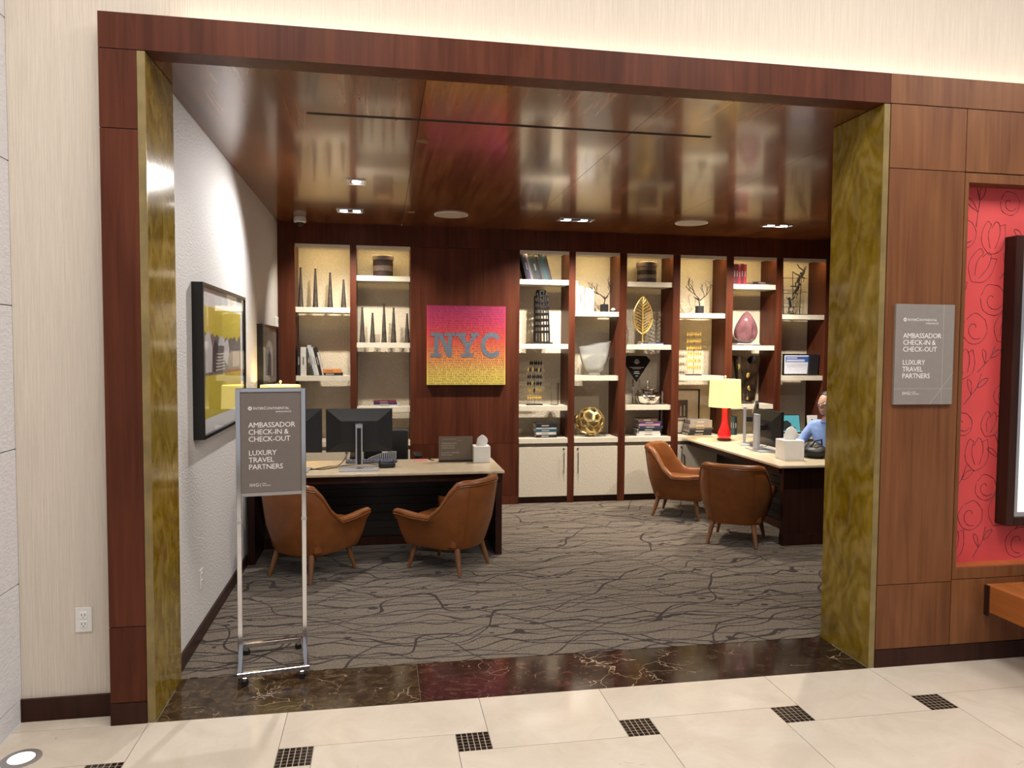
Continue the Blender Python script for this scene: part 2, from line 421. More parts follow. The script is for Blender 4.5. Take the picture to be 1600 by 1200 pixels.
# marble threshold
th = struct('floor_threshold', label='dark emperador marble threshold between carpet and cream tiles')
for (a, b_, mt) in ((.034, 1.243, 'marble_brown'), (1.243, 2.449, 'marble_red_reflection'), (2.449, 3.658, 'marble_black')):
    BX('marble_slab', M[mt], th, a+.001, b_-.001, .001, JD-.001, -.03, 0)
BX('joint_base', M['grout'], th, .034, 3.658, 0, JD, -.06, -.003)
cp = BX('floor_carpet', M['carpet'], None, 0, XR, JD, BK, -.05, .002); tag(cp, 'taupe carpet with dark branching twig pattern', kind='structure')
# portal frame, jambs
fr = struct('trim_1', label='mahogany portal frame around the opening')
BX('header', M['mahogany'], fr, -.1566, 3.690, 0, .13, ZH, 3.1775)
BX('header', M['walnut_veneer'], fr, 3.693, 9, 0, .13, ZH+.003, 3.1775)
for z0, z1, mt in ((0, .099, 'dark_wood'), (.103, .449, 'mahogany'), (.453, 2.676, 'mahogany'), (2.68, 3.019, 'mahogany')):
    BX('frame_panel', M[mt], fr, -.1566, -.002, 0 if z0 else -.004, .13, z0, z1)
BX('frame_backing', M['gap'], fr, -.15, -.001, .004, .125, 0, ZH)
jm = struct('trim_2', label='gold onyx stone jambs lining the opening')
for x0, x1 in ((0, .034), (XC-.034, XC)):
    BX('jamb_slab', M['onyx'], jm, x0, x1, .004, JD, 0, ZH-.004)
    BX('jamb_edge', M['onyx_edge'], jm, x0, x1, 0, .0038, 0, ZH-.004)
# front wall: cream left part and the cove-lit part above
wf = struct('wall_front', label='cream strie wallcovering above and beside the portal')
BX('wall_field', M['cream_wall'], wf, -.57, -.1566, .11, .2, 0, LOBBY_Z)
BX('wall_field', M['cream_wall'], wf, -.1566, 9, .11, .2, 3.17, LOBBY_Z)
tag(BX('baseboard_front', M['dark_wood'], None, -.57, -.158, .095, .11, 0, .104), 'dark wood baseboard below the cream wall', kind='structure')
# right wood-panelled wall with red niche
wr = struct('wall_right_panels', label='brown wood panelled wall with a red papered recess')
BX('backing', M['gap'], wr, XC+.002, 9, .11, JD, 0, ZH)
BX('joint_backing', M['gap'], wr, XC+.002, 4.158, .02, .11, 0, ZH)
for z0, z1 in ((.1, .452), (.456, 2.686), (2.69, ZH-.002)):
    BX('wall_panel', M['walnut_veneer'], wr, XC+.006, 4.150, 0, .11, z0, z1)
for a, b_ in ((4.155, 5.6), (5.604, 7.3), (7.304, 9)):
    BX('wall_panel', M['walnut_veneer'], wr, a, b_, 0, .11, .1, .462)
    BX('wall_panel', M['walnut_veneer'], wr, a, b_, 0, .11, 2.69, ZH-.002)
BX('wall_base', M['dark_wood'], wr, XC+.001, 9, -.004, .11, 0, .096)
BX('niche_frame', M['walnut_veneer'], wr, 4.155, 4.178, 0, .11, .466, 2.684)
BX('niche_frame', M['walnut_veneer'], wr, 4.178, 9, 0, .11, 2.634, 2.684)
BX('niche_frame', M['walnut_veneer'], wr, 4.178, 9, 0, .02, .466, .526)
BX('niche_sill', M['orange_wood'], wr, 4.178, 9, .02, .11, .466, .527)  # sill top's orange puts the light falling on it into its colour
def floral():
    mt, nt, b = base_mat('red_floral_wallpaper', (.62, .06, .06), .6)
    v = coords(nt, (1, 1, 1), False)
    nt.links.new(ramp(nt, noise(nt, v, 3, 3), [(.3, (.58, .056, .058)), (.7, (.64, .068, .068))]), b.inputs['Base Color']); return mt
BX('niche_wallpaper', floral(), wr, 4.178, 9, .1, .11, .5, 2.64)
frng = random.Random(21); FI = plain('dark_flower_line', (.055, .012, .02), .6)
def sketch_flower(x, z, s, kind, tilt):
    mb = MB(); c, sn = math.cos(tilt), math.sin(tilt)
    def crv(pts, r=.0017):
        out = []
        for i in range(len(pts)-1):
            p0, p1, p2, p3 = [Vector(pts[max(0, min(len(pts)-1, j))]) for j in (i-1, i, i+1, i+2)]
            for q in range(4):
                u = q/4; out.append(.5*((2*p1)+(p2-p0)*u+(2*p0-5*p1+4*p2-p3)*u*u+(-p0+3*p1-3*p2+p3)*u**3))
        out.append(Vector(pts[-1]))
        mb.tube([(x+s*(a*c-b_*sn), .0996, z+s*(a*sn+b_*c)) for a, b_ in out], [r*(.6+.7*frng.random()) for _ in out], 4)
    if kind == 0:    # tulip
        crv([(-.1, -.5), (-.38, -.2), (-.42, .15), (-.28, .5), (-.12, .42)]); crv([(-.1, -.5), (.25, -.35), (.40, .0), (.36, .48)])
        crv([(-.12, .42), (-.2, .1), (-.08, -.3)]); crv([(-.1, .30), (.02, .52), (.16, .44), (.2, .1), (.08, -.3)]); crv([(.16, .4), (.36, .48)])
    elif kind == 1:  # rose
        crv([(.12*t_*math.cos(t_*1.9), .13*t_*math.sin(t_*1.9)) for t_ in [.3+.28*i for i in range(10)]])
        crv([(-.35, .2), (-.42, -.15), (-.15, -.45), (.2, -.42), (.42, -.1), (.34, .25)]); crv([(-.3, .25), (0, .45), (.34, .25)])
    else:            # sprig
        crv([(-.3, -.6), (-.1, -.2), (.05, .1), (.1, .6)], .0022); crv([(-.1, -.2), (-.3, .05), (-.38, .3), (-.2, .2), (-.1, -.2)]); crv([(.05, .1), (.25, .2), (.42, .5), (.2, .42), (.05, .1)])
    mb.build('printed_flower', FI, wr, smooth=0)
for i in range(7):
    for j in range(12):
        sketch_flower(4.26+.19*i+frng.uniform(-.03, .03)+(.09 if j % 2 else 0), .62+.175*j+frng.uniform(-.02, .02), frng.uniform(.14, .2), (i*2+j) % 3, frng.uniform(-.5, .5))
# far-left stone wall
ws = struct('wall_left_stone', label='white chiselled stone wall in large panels')
BX('backing', M['gap'], ws, -.75, -.579, -6, .2, 0, LOBBY_Z)
zz = [0, .003+.0, .638, 1.255, 1.9, 2.54, 3.16, 3.80, LOBBY_Z]
for a, b_ in zip([.0, .105, .638, 1.255, 1.9, 2.54, 3.16, 3.80], [.105, .638, 1.255, 1.9, 2.54, 3.16, 3.80, LOBBY_Z]):
    for c, d_ in ((-1.35, .11), (-2.8, -1.353), (-4.4, -2.803)):
        BX('stone_panel', M['stone_panel'], ws, -.60, -.57, c, d_, a+.002, b_-.002, .002)
# alcove walls
wl = BX('wall_left', M['linen_wall'], None, -.1, 0, .2, BK, 0, ZH+.1); tag(wl, 'white linen-textured side wall hung with pictures', kind='structure')
tag(BX('baseboard_left', M['dark_wood'], None, 0, .014, JD, 2.5, .002, .085), 'dark baseboard below the white side wall', kind='structure')
wb = struct('wall_back', label='back wall with wood centre panel and cream pebbled shelf backs')
BX('pebbled_backing', M['niche_plaster'], wb, 0, XR, BK, BK+.1, 0, ZH)
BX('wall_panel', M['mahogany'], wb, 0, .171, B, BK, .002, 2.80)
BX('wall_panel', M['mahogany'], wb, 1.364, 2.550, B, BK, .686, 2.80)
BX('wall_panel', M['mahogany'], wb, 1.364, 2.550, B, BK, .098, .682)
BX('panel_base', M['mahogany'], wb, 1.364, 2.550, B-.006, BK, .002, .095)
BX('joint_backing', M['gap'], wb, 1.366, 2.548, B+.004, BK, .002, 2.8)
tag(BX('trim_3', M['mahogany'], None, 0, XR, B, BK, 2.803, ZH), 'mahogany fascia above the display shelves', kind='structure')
tag(BX('wall_right', M['mahogany'], None, XR, XR+.1, JD, BK, 0, ZH), 'wood side wall beyond the second desk', kind='structure')
ce = struct('ceiling', label='glossy mahogany veneer ceiling in large panels')
for a, b_ in ((0, 1.271), (1.271, 2.537), (2.537, 3.868), (3.868, 5.14), (5.14, XR)):
    BX('ceiling_panel', M['mahogany_ceiling'], ce, a+.0015, b_-.0015, .13, B+.01, ZH, ZH+.02)
BX('ceiling_backing', M['gap'], ce, 0, XR, .13, B, ZH+.012, ZH+.1)
cl = struct('ceiling_lobby', label='white lobby ceiling')
BX('ceiling_slab', M['lobby_white'], cl, -.75, 9, -6, .2, LOBBY_Z, LOBBY_Z+.1)
for x, y in LOBBY:
    t = thing('lobby_fill_panel', 'added square fill panel, out of view on the lobby ceiling over '+{.6: 'the sign stand side', 3.4: 'the onyx jamb side', 6.2: 'the bench side'}[x], 'ceiling light', (x, y, LOBBY_Z), 0, 'lobby fill panels')
    MB().box(-.8, .8, -.8, .8, -.045, 0).build('frame', M['white_plastic'], t)
    BX('diffuser', M['panel_glow'], t, -.75, .75, -.75, .75, -.05, -.046)
# ================================================================ CEILING FIXTURES
def spot(parent, loc, target, power, ang, blend=.8, col=(1, .91, .79), size=.03):
    l = bpy.data.lights.new('lamp_beam', 'SPOT'); l.energy = power; l.spot_size = math.radians(ang); l.spot_blend = blend
    l.color = col; l.shadow_soft_size = size
    o = bpy.data.objects.new('lamp_beam', l); COL.objects.link(o); o.parent = parent; o.location = loc
    d = Vector(target)-(Vector(parent.location)+Vector(loc)); o.rotation_euler = d.to_track_quat('-Z', 'Y').to_euler()
def downlight(x, y, w, d, lamps, label, targets, power, ang, col=(1, .91, .79)):
    t = thing('recessed_downlight', label, 'downlight', (x, y, ZH))
    mb = MB()
    mb.box(-w/2, w/2, -d/2, -d/2+.016, -.007, 0).box(-w/2, w/2, d/2-.016, d/2, -.007, 0)
    mb.box(-w/2, -w/2+.016, -d/2+.016, d/2-.016, -.007, 0).box(w/2-.016, w/2, -d/2+.016, d/2-.016, -.007, 0)
    mb.build('trim_ring', M['silver'], t)
    BX('reflector', M['chrome'], t, -w/2+.016, w/2-.016, -d/2+.016, d/2-.016, -.002, 0)
    for i, tg in zip(range(lamps), targets):
        lx = (i-(lamps-1)/2)*w*.48
        MB().lathe([(.034, -.006), (.034, -.002)], 20, lx, 0).build('lens', M['lens'], t)
        spot(t, (lx, 0, -.03), tg, power, ang, col=col)
downlight(.867, 2.45, .15, .19, 1, 'single-lamp square recessed downlight nearest the white side wall', [(.02, 1.25, 1.1)], 165, 125, (1, .97, .95))
downlight(.768, 3.715, .25, .17, 2, 'twin-lamp recessed downlight in front of the shelves of bronze spires', [(.5, 4.6, 1.2), (1.12, 4.6, 1.1)], 105, 94)
downlight(2.985, 3.745, .36, .15, 2, 'twin-lamp recessed downlight in front of the leaning tower shelf', [(2.7, 4.3, .4), (3.5, 4.35, .4)], 200, 118)
downlight(5.12, 3.64, .30, .15, 2, 'twin-lamp recessed downlight above the second desk', [(4.6, 4.2, .4), (5.5, 4.25, .4)], 185, 120)
def lone_beam(x, y, tgt, p, ang):
    downlight(x, y, .15, .19, 1, 'added single-lamp fill downlight out of view beyond the onyx jamb', [tgt], p, ang)
lone_beam(4.6, 1.6, (4.0, 1.9, 0), 165, 140)  # added lamp hidden behind the jamb, gives the alcove more light
for (x, y) in ((1.727, 3.715), (4.181, 3.663)):
    t = thing('ceiling_speaker', 'round off-white ceiling speaker '+('in front of the NYC canvas' if x < 3 else 'in front of the gold leaf shelf'), 'speaker', (x, y, ZH), 0, 'round ceiling speakers')
    MB().lathe([(.165, -.008), (.165, 0)], 40).build('rim', M['white_plastic'], t)
    MB().lathe([(.15, -.011), (.155, -.008)], 40).build('grille', M['grille'], t)
for (x, y) in ((1.316, 1.192), (1.335, 3.66)):
    t = MB().lathe([(.036, -.006), (.04, -.003), (.04, 0)], 28).build('sprinkler_cap', color((.20, .085, .04)), None, (x, y, ZH))
    tag(t, 'round brown sprinkler cover plate '+('beside the long air slot' if y < 2 else 'beside the ceiling speaker'), 'sprinkler cap', 'ceiling sprinkler covers')
sl = thing('slot_diffuser', 'long narrow black linear air slot in the wood ceiling', 'air vent', (1.846, .765, ZH))
BX('slot', M['gap'], sl, -1.195, 1.195, -.012, .012, -.0015, 0)
BX('slot_edge', M['black_matte'], sl, -1.198, 1.198, -.015, -.012, -.002, 0); BX('slot_edge', M['black_matte'], sl, -1.198, 1.198, .012, .015, -.002, 0)
cm = thing('dome_camera', 'small white security dome camera on the ceiling corner', 'camera', (.26, 4.16, ZH))
MB().lathe([(.055, 0), (.062, -.012), (.062, -.05), (.05, -.056)][::-1], 28).build('housing', M['white_plastic'], cm)
MB().lathe([(.004, -.095), (.022, -.088), (.036, -.072), (.04, -.052)], 24).build('dome', M['black_plastic'], cm)
ul = thing('floor_uplight', 'round recessed floor uplight glowing beside the stone wall', 'uplight', (-.425, -.235, 0))
MB().lathe([(.075, 0), (.075, .004), (.05, .005), (.05, 0)], 36, cap=False).build('ring', M['silver'], ul)
MB().lathe([(.05, .0005), (.05, .0035)], 32).build('lens', M['uplight'], ul)
# ================================================================ WALL DEVICES
def outlet(loc, rz, label, sc=1.0):
    t = thing('wall_outlet', label, 'outlet', loc, rz); t.scale = (sc, 1, sc)
    MB().box(-.036, .036, -.006, 0, -.058, .058, .002).build('cover_plate', M['white_plastic'], t)
    for z in (-.021, .021):
        s = MB().box(-.017, .017, -.0085, -.004, z-.017, z+.017, .002).build('socket', M['white_paper'], t)
        mb = MB()
        for dx in (-.007, .007): mb.box(dx-.0013, dx+.0013, -.0092, -.008, z-.002, z+.009)
        mb.box(-.002, .002, -.0092, -.008, z-.011, z-.007)
        mb.build('slots', M['black_plastic'], s)
outlet((-.301, .11, .459), 0, 'white duplex outlet on the cream wall beside the portal')
outlet((0, 1.03, .35), math.pi/2, 'white outlet low on the white side wall under the large picture')
t = thing('wall_control', 'small white wall control with dangling cord beside the shelves', 'wall control', (0, 4.25, 1.93))
BX('body', M['white_plastic'], t, 0, .03, -.04, .04, -.06, .1, .005)
MB().tube([(.012, 0, -.05), (.014, .005, -.09), (.012, -.006, -.12), (.013, .002, -.15)], .004, 6).build('cord', M['black_plastic'], t)
BX('display', M['grey_plastic'], t, .0295, .0315, -.025, .025, .03, .075)
# ================================================================ PICTURES ON THE WHITE WALL
def wall_frame(name, label, y0, y1, z0, z1, dep, fw, matc):
    t = thing(name, label, 'picture', (0, (y0+y1)/2, z0))
    w = (y1-y0)/2; h = z1-z0
    BX('frame', M['black_lacquer'], t, 0, dep, -w, -w+fw, 0, h); BX('frame', M['black_lacquer'], t, 0, dep, w-fw, w, 0, h)
    BX('frame', M['black_lacquer'], t, 0, dep, -w+fw, w-fw, 0, fw); BX('frame', M['black_lacquer'], t, 0, dep, -w+fw, w-fw, h-fw, h)
    BX('mat_board', matc, t, .004, dep-.022, -w+fw, w-fw, fw, h-fw)
    BX('glass_pane', M['pane'], t, dep-.008, dep-.006, -w+fw, w-fw, fw, h-fw)
    return t, w, h, dep-.022
t, w, h, fx = wall_frame('framed_print', 'large black-framed yellow and grey abstract print on the white wall', .90, 2.247, 1.19, 2.09, .062, .02, M['white_paper'])
yel, gry, pal, dk = color((.62, .50, .05)), color((.17, .155, .15)), color((.60, .60, .60)), color((.035, .035, .04))
def patch(name, mt, pts, lay):   # pts in fractions of the picture, thin printed layer
    MB().prism([(-w+2*w*a, h*b_) for a, b_ in pts], 'x', fx, fx+.0006*lay).build(name, mt, t, smooth=0)
patch('print_ground', gry, [(.08, .12), (.92, .12), (.92, .86), (.08, .86)], 1)
patch('print_yellow', yel, [(.08, .12), (.92, .12), (.92, .40), (.1, .40)], 2)
rag = [(.08, .86), (.08, .70)] + [(.08+.84*i/16, .66+.035*random.random()*(1 if i % 2 else -1)) for i in range(1, 16)] + [(.92, .68), (.92, .86)]
patch('print_yellow', yel, rag, 2)
patch('print_figure', pal, [(.10, .42), (.22, .42), (.24, .58), (.18, .70), (.10, .66)], 3)
patch('print_figure', pal, [(.48, .50), (.56, .46), (.62, .58), (.58, .66), (.50, .62)], 3)
patch('print_figure', pal, [(.36, .60), (.52, .60), (.50, .65), (.44, .67), (.38, .65)], 4)
patch('print_figure', dk, [(.26, .42), (.34, .42), (.36, .60), (.30, .64), (.25, .58)], 3)
for i in range(6): patch('print_stroke', pal, [(.30+.02*i, .425+.022*i), (.50, .43+.022*i), (.50, .438+.022*i), (.30, .434+.022*i)], 4)
patch('print_figure', color((.45, .38, .30)), [(.70, .44), (.88, .44), (.88, .56), (.70, .56)], 3)
t, w, h, fx = wall_frame('framed_photo', 'small dark-framed grey photograph of an arched doorway on the white wall', 3.13, 4.13, 1.37, 1.925, .05, .022, color((.36, .33, .30)))
patch('print_ground', color((.24, .22, .20)), [(.1, .12), (.9, .12), (.9, .88), (.1, .88)], 1)
arch = [(.3, .14), (.74, .14), (.74, .55)] + [(.52+.22*math.cos(a), .55+.2*math.sin(a)) for a in [math.pi*i/10 for i in range(1, 10)]] + [(.3, .55)]
patch('print_arch', pal, arch, 2)
patch('print_door', gry, [(.4, .14), (.64, .14), (.64, .5), (.52, .58), (.4, .5)], 3)
# ================================================================ NYC CANVAS
P = [atY(668, 477, B-.05), atY(790, 478, B-.05), atY(667, 600, B-.05), atY(789, 601, B-.05)]
cx0, cx1, cz0, cz1 = P[2].x, P[1].x, P[3].z, P[0].z
cv = thing('nyc_canvas', 'square canvas in pink to yellow gradient lettered NYC on the wood panel', 'painting', ((cx0+cx1)/2, B-.0065, cz0))
cw, ch = (cx1-cx0), (cz1-cz0)
def gradient():
    mt, nt, b = base_mat('sunset_gradient_print', (.5, .1, .1), .5)
    tc = nd(nt, 'ShaderNodeTexCoord'); s = nd(nt, 'ShaderNodeSeparateXYZ'); nt.links.new(tc.outputs['Object'], s.inputs[0])
    d = nd(nt, 'ShaderNodeMath', operation='DIVIDE'); d.inputs[1].default_value = ch; nt.links.new(s.outputs[2], d.inputs[0])
    nt.links.new(ramp(nt, d.outputs[0], [(0, (.66, .54, .10)), (.16, (.66, .48, .10)), (.3, (.66, .28, .08)), (.5, (.62, .12, .055)), (.64, (.56, .055, .055)), (.8, (.47, .032, .095)), (1, (.38, .03, .12))]), b.inputs['Base Color'])
    return mt
BX('canvas', gradient(), cv, -cw/2, cw/2, -.05, 0, 0, ch)
words = 'EMPIRE STATE CENTRAL PARK BROADWAY TIMES SQUARE MANHATTAN THEATER DISTRICT BRYANT PARK GARDEN 5TH AVENUE HARLEM SOHO CHELSEA RIVER STATION PARK AVE UNION SQUARE '.split()
bm = bmesh.new(); rows = 34; rh = ch/rows; rng = random.Random(3)
for r in range(rows):
    s = ''
    while len(s) < 46: s += rng.choice(words)+' '
    me = text_mesh(s[:48], rh*1.12, res=1)
    xs = [v.co.x for v in me.vertices]; k = (cw*.97)/max(xs)
    for v in me.vertices: v.co = Vector((-cw*.485+v.co.x*k, -.0506, ch-rh*(r+.86)+v.co.y))
    bm.from_mesh(me); bpy.data.meshes.remove(me)
me = bpy.data.meshes.new('small_lettering'); bm.to_mesh(me); bm.free(); me.materials.append(color((.07, .016, .028)))
o = bpy.data.objects.new('small_lettering', me); COL.objects.link(o); o.parent = cv; o['kind'] = 'stuff'
def glyph(polys, fx0, fw, wid):
    sx, sz = cw*fw/wid, ch*.306/.72
    for poly in polys:
        MB().prism([(-cw/2+fx0*cw+a*sx, ch*.352+b_*sz) for a, b_ in poly], 'y', -.0525, -.05).build('big_letter', M_BLUE, cv, smooth=0)
M_BLUE = plain('slate_blue_print', (.115, .14, .18), .6, .45, 160)
gs = .225*ch/.845/.72*.85
Nn = [[(0, 0), (.42, 0), (.42, .1), (.3, .1), (.3, .62), (.64, .0), (.80, 0), (.80, .62), (.92, .62), (.92, .72), (.52, .72), (.52, .62), (.66, .62), (.66, .32), (.42, .72), (.02, .72), (.02, .62), (.14, .62), (.14, .1), (0, .1)]]
Yy = [[(.22, 0), (.66, 0), (.66, .1), (.53, .1), (.53, .3), (.78, .62), (.88, .62), (.88, .72), (.55, .72), (.55, .62), (.62, .62), (.46, .40), (.32, .62), (.40, .62), (.40, .72), (0, .72), (0, .62), (.1, .62), (.36, .28), (.36, .1), (.22, .1)]]
arc = lambda r, a0, a1, n: [(.40+r*1.02*math.cos(math.radians(a0+(a1-a0)*i/n)), .36+r*math.sin(math.radians(a0+(a1-a0)*i/n))) for i in range(n+1)]
Cc = [arc(.385, 42, 318, 22)+arc(.235, 322, 38, 20)]
glyph(Nn, .043, .31, .92); glyph(Yy, .36, .30, .88); glyph(Cc, .68, .285, .80)
# ================================================================ SIGN STAND
SA = math.radians(8.5)
st = thing('sign_stand', 'chrome floor stand holding a taupe sign panel in the entrance', 'sign stand', (.478, .535, 0), SA)
hw = .165; r_ = .0125
for sx in (-1, 1):
    BX('post', M['chrome'], st, sx*hw-r_, sx*hw+r_, -.011, .011, .05, 1.505, .002)
    BX('base_rail', M['chrome'], st, sx*hw-r_, sx*hw+r_, -.21, .21, .045, .07, .002)
    BX('collar', M['grey_plastic'], st, sx*hw-r_-.001, sx*hw+r_+.001, -.0125, .0125, .79, .805)
    for sy in (-1, 1):
        c = thing('caster', None, None, (sx*(hw-.025), sy*.2, 0)); c.parent = st
        MB().lathe([(.012, -.009), (.02, -.008), (.02, .008), (.012, .009)], 18).xf(Matrix.Translation((0, 0, .02)) @ Matrix.Rotation(math.pi/2, 4, 'X')).build('wheel', M['black_plastic'], c)
        MB().box(-.011, .011, -.012, .012, .026, .047, .003).build('caster_fork', M['chrome'], c)
for y in (-.198, .198): BX('base_bar', M['chrome'], st, -hw+r_, hw-r_, y-.0125, y+.0125, .045, .07, .002)
for z in (.932, 1.485): BX('frame_bar', M['chrome'], st, -hw+r_, hw-r_, -.011, .011, z, z+.022, .002)
pn = BX('sign_panel', M['taupe_sign'], st, -hw+r_, hw-r_, -.004, .004, .954, 1.485)
def sign_text(par, x0, ztop, H, y, ink, sub):
    k = H/.56
    MB().lathe([(.0105*k, 0), (.0105*k, .0006)], 20).xf(Matrix.Translation((x0+.010*k, y, ztop-.088*k)) @ Matrix.Rotation(math.pi/2, 4, 'X')).build('emblem', ink, par)
    e = MB()
    for q in (-.005, 0, .005): e.box(x0+(.010+q-.0012)*k, x0+(.010+q+.0012)*k, y-.0012, y-.0006, ztop-(.088+.006)*k, ztop-(.088-.006)*k)
    e.build('emblem_mark', sub, par)
    lettering('I', .0235*k, ink, par, (x0+.026*k, y-.0004, ztop-.095*k))
    lettering('NTER', .0185*k, ink, par, (x0+.0325*k, y-.0004, ztop-.095*k), spacing=1.02)
    lettering('C', .0235*k, ink, par, (x0+.079*k, y-.0004, ztop-.095*k))
    lettering('ONTINENTAL', .0185*k, ink, par, (x0+.0955*k, y-.0004, ztop-.095*k), spacing=1.02)
    lettering('AMBASSADOR', .0125*k, ink, par, (x0+.225*k, y-.0004, ztop-.112*k), align='RIGHT', spacing=1.05)
    for i, s in enumerate(('AMBASSADOR', 'CHECK-IN &', 'CHECK-OUT')):
        lettering(s, .040*k, ink, par, (x0, y-.0004, ztop-(.192+.0385*i)*k), spacing=.93)
    for i, s in enumerate(('LUXURY', 'TRAVEL', 'PARTNERS')):
        lettering(s, .040*k, ink, par, (x0, y-.0004, ztop-(.344+.0385*i)*k), spacing=.93)
    lettering('IHG', .026*k, ink, par, (x0+.004*k, y-.0004, ztop-.515*k), spacing=1.15)
    lettering('{', .022*k, ink, par, (x0+.056*k, y-.0004, ztop-.514*k))
    lettering('ONE', .0095*k, ink, par, (x0+.069*k, y-.0004, ztop-.503*k)); lettering('REWARDS', .0095*k, ink, par, (x0+.069*k, y-.0004, ztop-.514*k))
sign_text(pn, -.115, 1.485, .545, -.0046, M['white_ink'], M['taupe_sign'])
# wall sign on the wood panel
Q = [atY(1398, 475, 0), atY(1489, 477, 0), atY(1392, 632, 0), atY(1484, 633, 0)]
sg = thing('wall_sign', 'grey rectangular sign with white lettering on the brown wood panel', 'sign', ((Q[2].x+Q[3].x)/2+.001, 0, Q[2].z))
sw, sh = .354, Q[0].z-Q[2].z
pl = BX('plate', M['grey_sign'], sg, -sw/2, sw/2, -.016, 0, 0, sh, .001)
sign_text(sg, -sw/2+.045, sh, sh*.98, -.0165, M['white_ink'], M['grey_sign'])
for a in ([(sw/2-.068, .0), (sw/2-.0665, .0), (sw/2-.0665, sh), (sw/2-.068, sh)], [(-sw/2, .085), (sw/2, .085), (sw/2, .0865), (-sw/2, .0865)], [(sw/2-.14, 0), (sw/2-.138, 0), (sw/2, .17), (sw/2, .172)]):
    MB().prism(a, 'y', -.0166, -.016).build('fine_line', M['pale_line'], sg, smooth=0)
# mirror-like framed panel and bench on the right wall
fp = thing('display_screen', 'dark and silver framed lit white screen hung in the red niche', 'screen', (4.505, .1, .745))
fw_, fh_ = 1.6, 1.62
for a in ((0, .05, 0, fh_), (fw_-.05, fw_, 0, fh_), (.05, fw_-.05, 0, .05), (.05, fw_-.05, fh_-.05, fh_)):
    BX('frame', M['dark_wood'], fp, a[0], a[1], -.085, 0, a[2], a[3], .004)
for a in ((.05, .075, .05, fh_-.05), (fw_-.075, fw_-.05, .05, fh_-.05), (.075, fw_-.075, .05, .075), (.075, fw_-.075, fh_-.075, fh_-.05)):
    BX('inner_frame', M['silver'], fp, a[0], a[1], -.075, 0, a[2], a[3])
BX('screen_face', base_mat('lit_white_screen', (.8, .8, .8), .3, emit=(1, .97, .94), estr=.55)[0], fp, .075, fw_-.075, -.06, 0, .075, fh_-.075)
bn = thing('wall_bench', 'orange wood cantilever bench with dark cushion on the panelled wall', 'bench', (4.37, -.002, .278))
BX('seat_slab', M['orange_wood'], bn, 0, 2.2, -.52, 0, 0, .153, .003)
BX('cushion', color((.03, .032, .045), .7), bn, .22, 2.15, -.49, -.03, .153, .20, .012)
BX('shadow_strip', M['dark_wood'], bn, -.007, 0, -.03, .0, -.02, .15)  # thin dark strip standing for the shadow where bench meets wall
# ================================================================ DESKS
DT = .722
d1 = thing('reception_desk', 'dark wood desk with pale stone top against the white side wall', 'desk', (1.03, 2.78, 0))
def L1(x0, x1, y0, y1, z0, z1): return (x0-1.03, x1-1.03, y0-2.78, y1-2.78, z0, z1)
BX('desk_top', M['desk_top'], d1, *L1(.002, 2.052, 2.415, 3.16, DT-.022, DT), .003)
BX('apron', M['dark_wood'], d1, *L1(.02, 2.045, 2.47, 2.50, DT-.085, DT-.022))
BX('side_panel', M['dark_wood'], d1, *L1(1.992, 2.045, 2.50, 3.15, .003, DT-.022)); BX('side_panel', M['dark_wood'], d1, *L1(.02, .07, 2.50, 3.15, .003, DT-.022))
for i in range(8):
    z0 = .08+i*.07
    BX('modesty_slat', M['black_wood'], d1, *L1(.07, 1.992, 2.98, 3.0, z0, z0+.066))
BX('modesty_back', M['black_wood'], d1, *L1(.07, 1.992, 3.0, 3.012, .003, DT-.022))
BX('kick_panel', M['dark_wood'], d1, *L1(.07, 1.992, 2.96, 3.0, .003, .075))
d2 = thing('reception_desk', 'dark wood desk with pale top running out from the shelf counter', 'desk', (4.85, 3.4, 0))
def L2(x0, x1, y0, y1, z0, z1): return (x0-4.85, x1-4.85, y0-3.4, y1-3.4, z0, z1)
BX('desk_top', M['desk_top'], d2, *L2(4.462, 5.25, 2.335, 4.455, DT-.022, DT), .003)
BX('end_panel', M['dark_wood'], d2, *L2(4.535, 5.2, 2.40, 2.45, .06, DT-.022)); BX('plinth', M['dark_wood'], d2, *L2(4.53, 5.205, 2.395, 2.45, .003, .1))
BX('apron', M['dark_wood'], d2, *L2(4.52, 4.55, 2.45, 4.4, DT-.085, DT-.022))
for i in range(8):
    z0 = .08+i*.07
    BX('modesty_slat', M['black_wood'], d2, *L2(4.86, 4.88, 2.45, 4.4, z0, z0+.066))
BX('modesty_back', M['black_wood'], d2, *L2(4.88, 4.892, 2.45, 4.4, .003, DT-.022))
BX('kick_panel', M['dark_wood'], d2, *L2(4.84, 4.88, 2.45, 4.4, .003, .075))
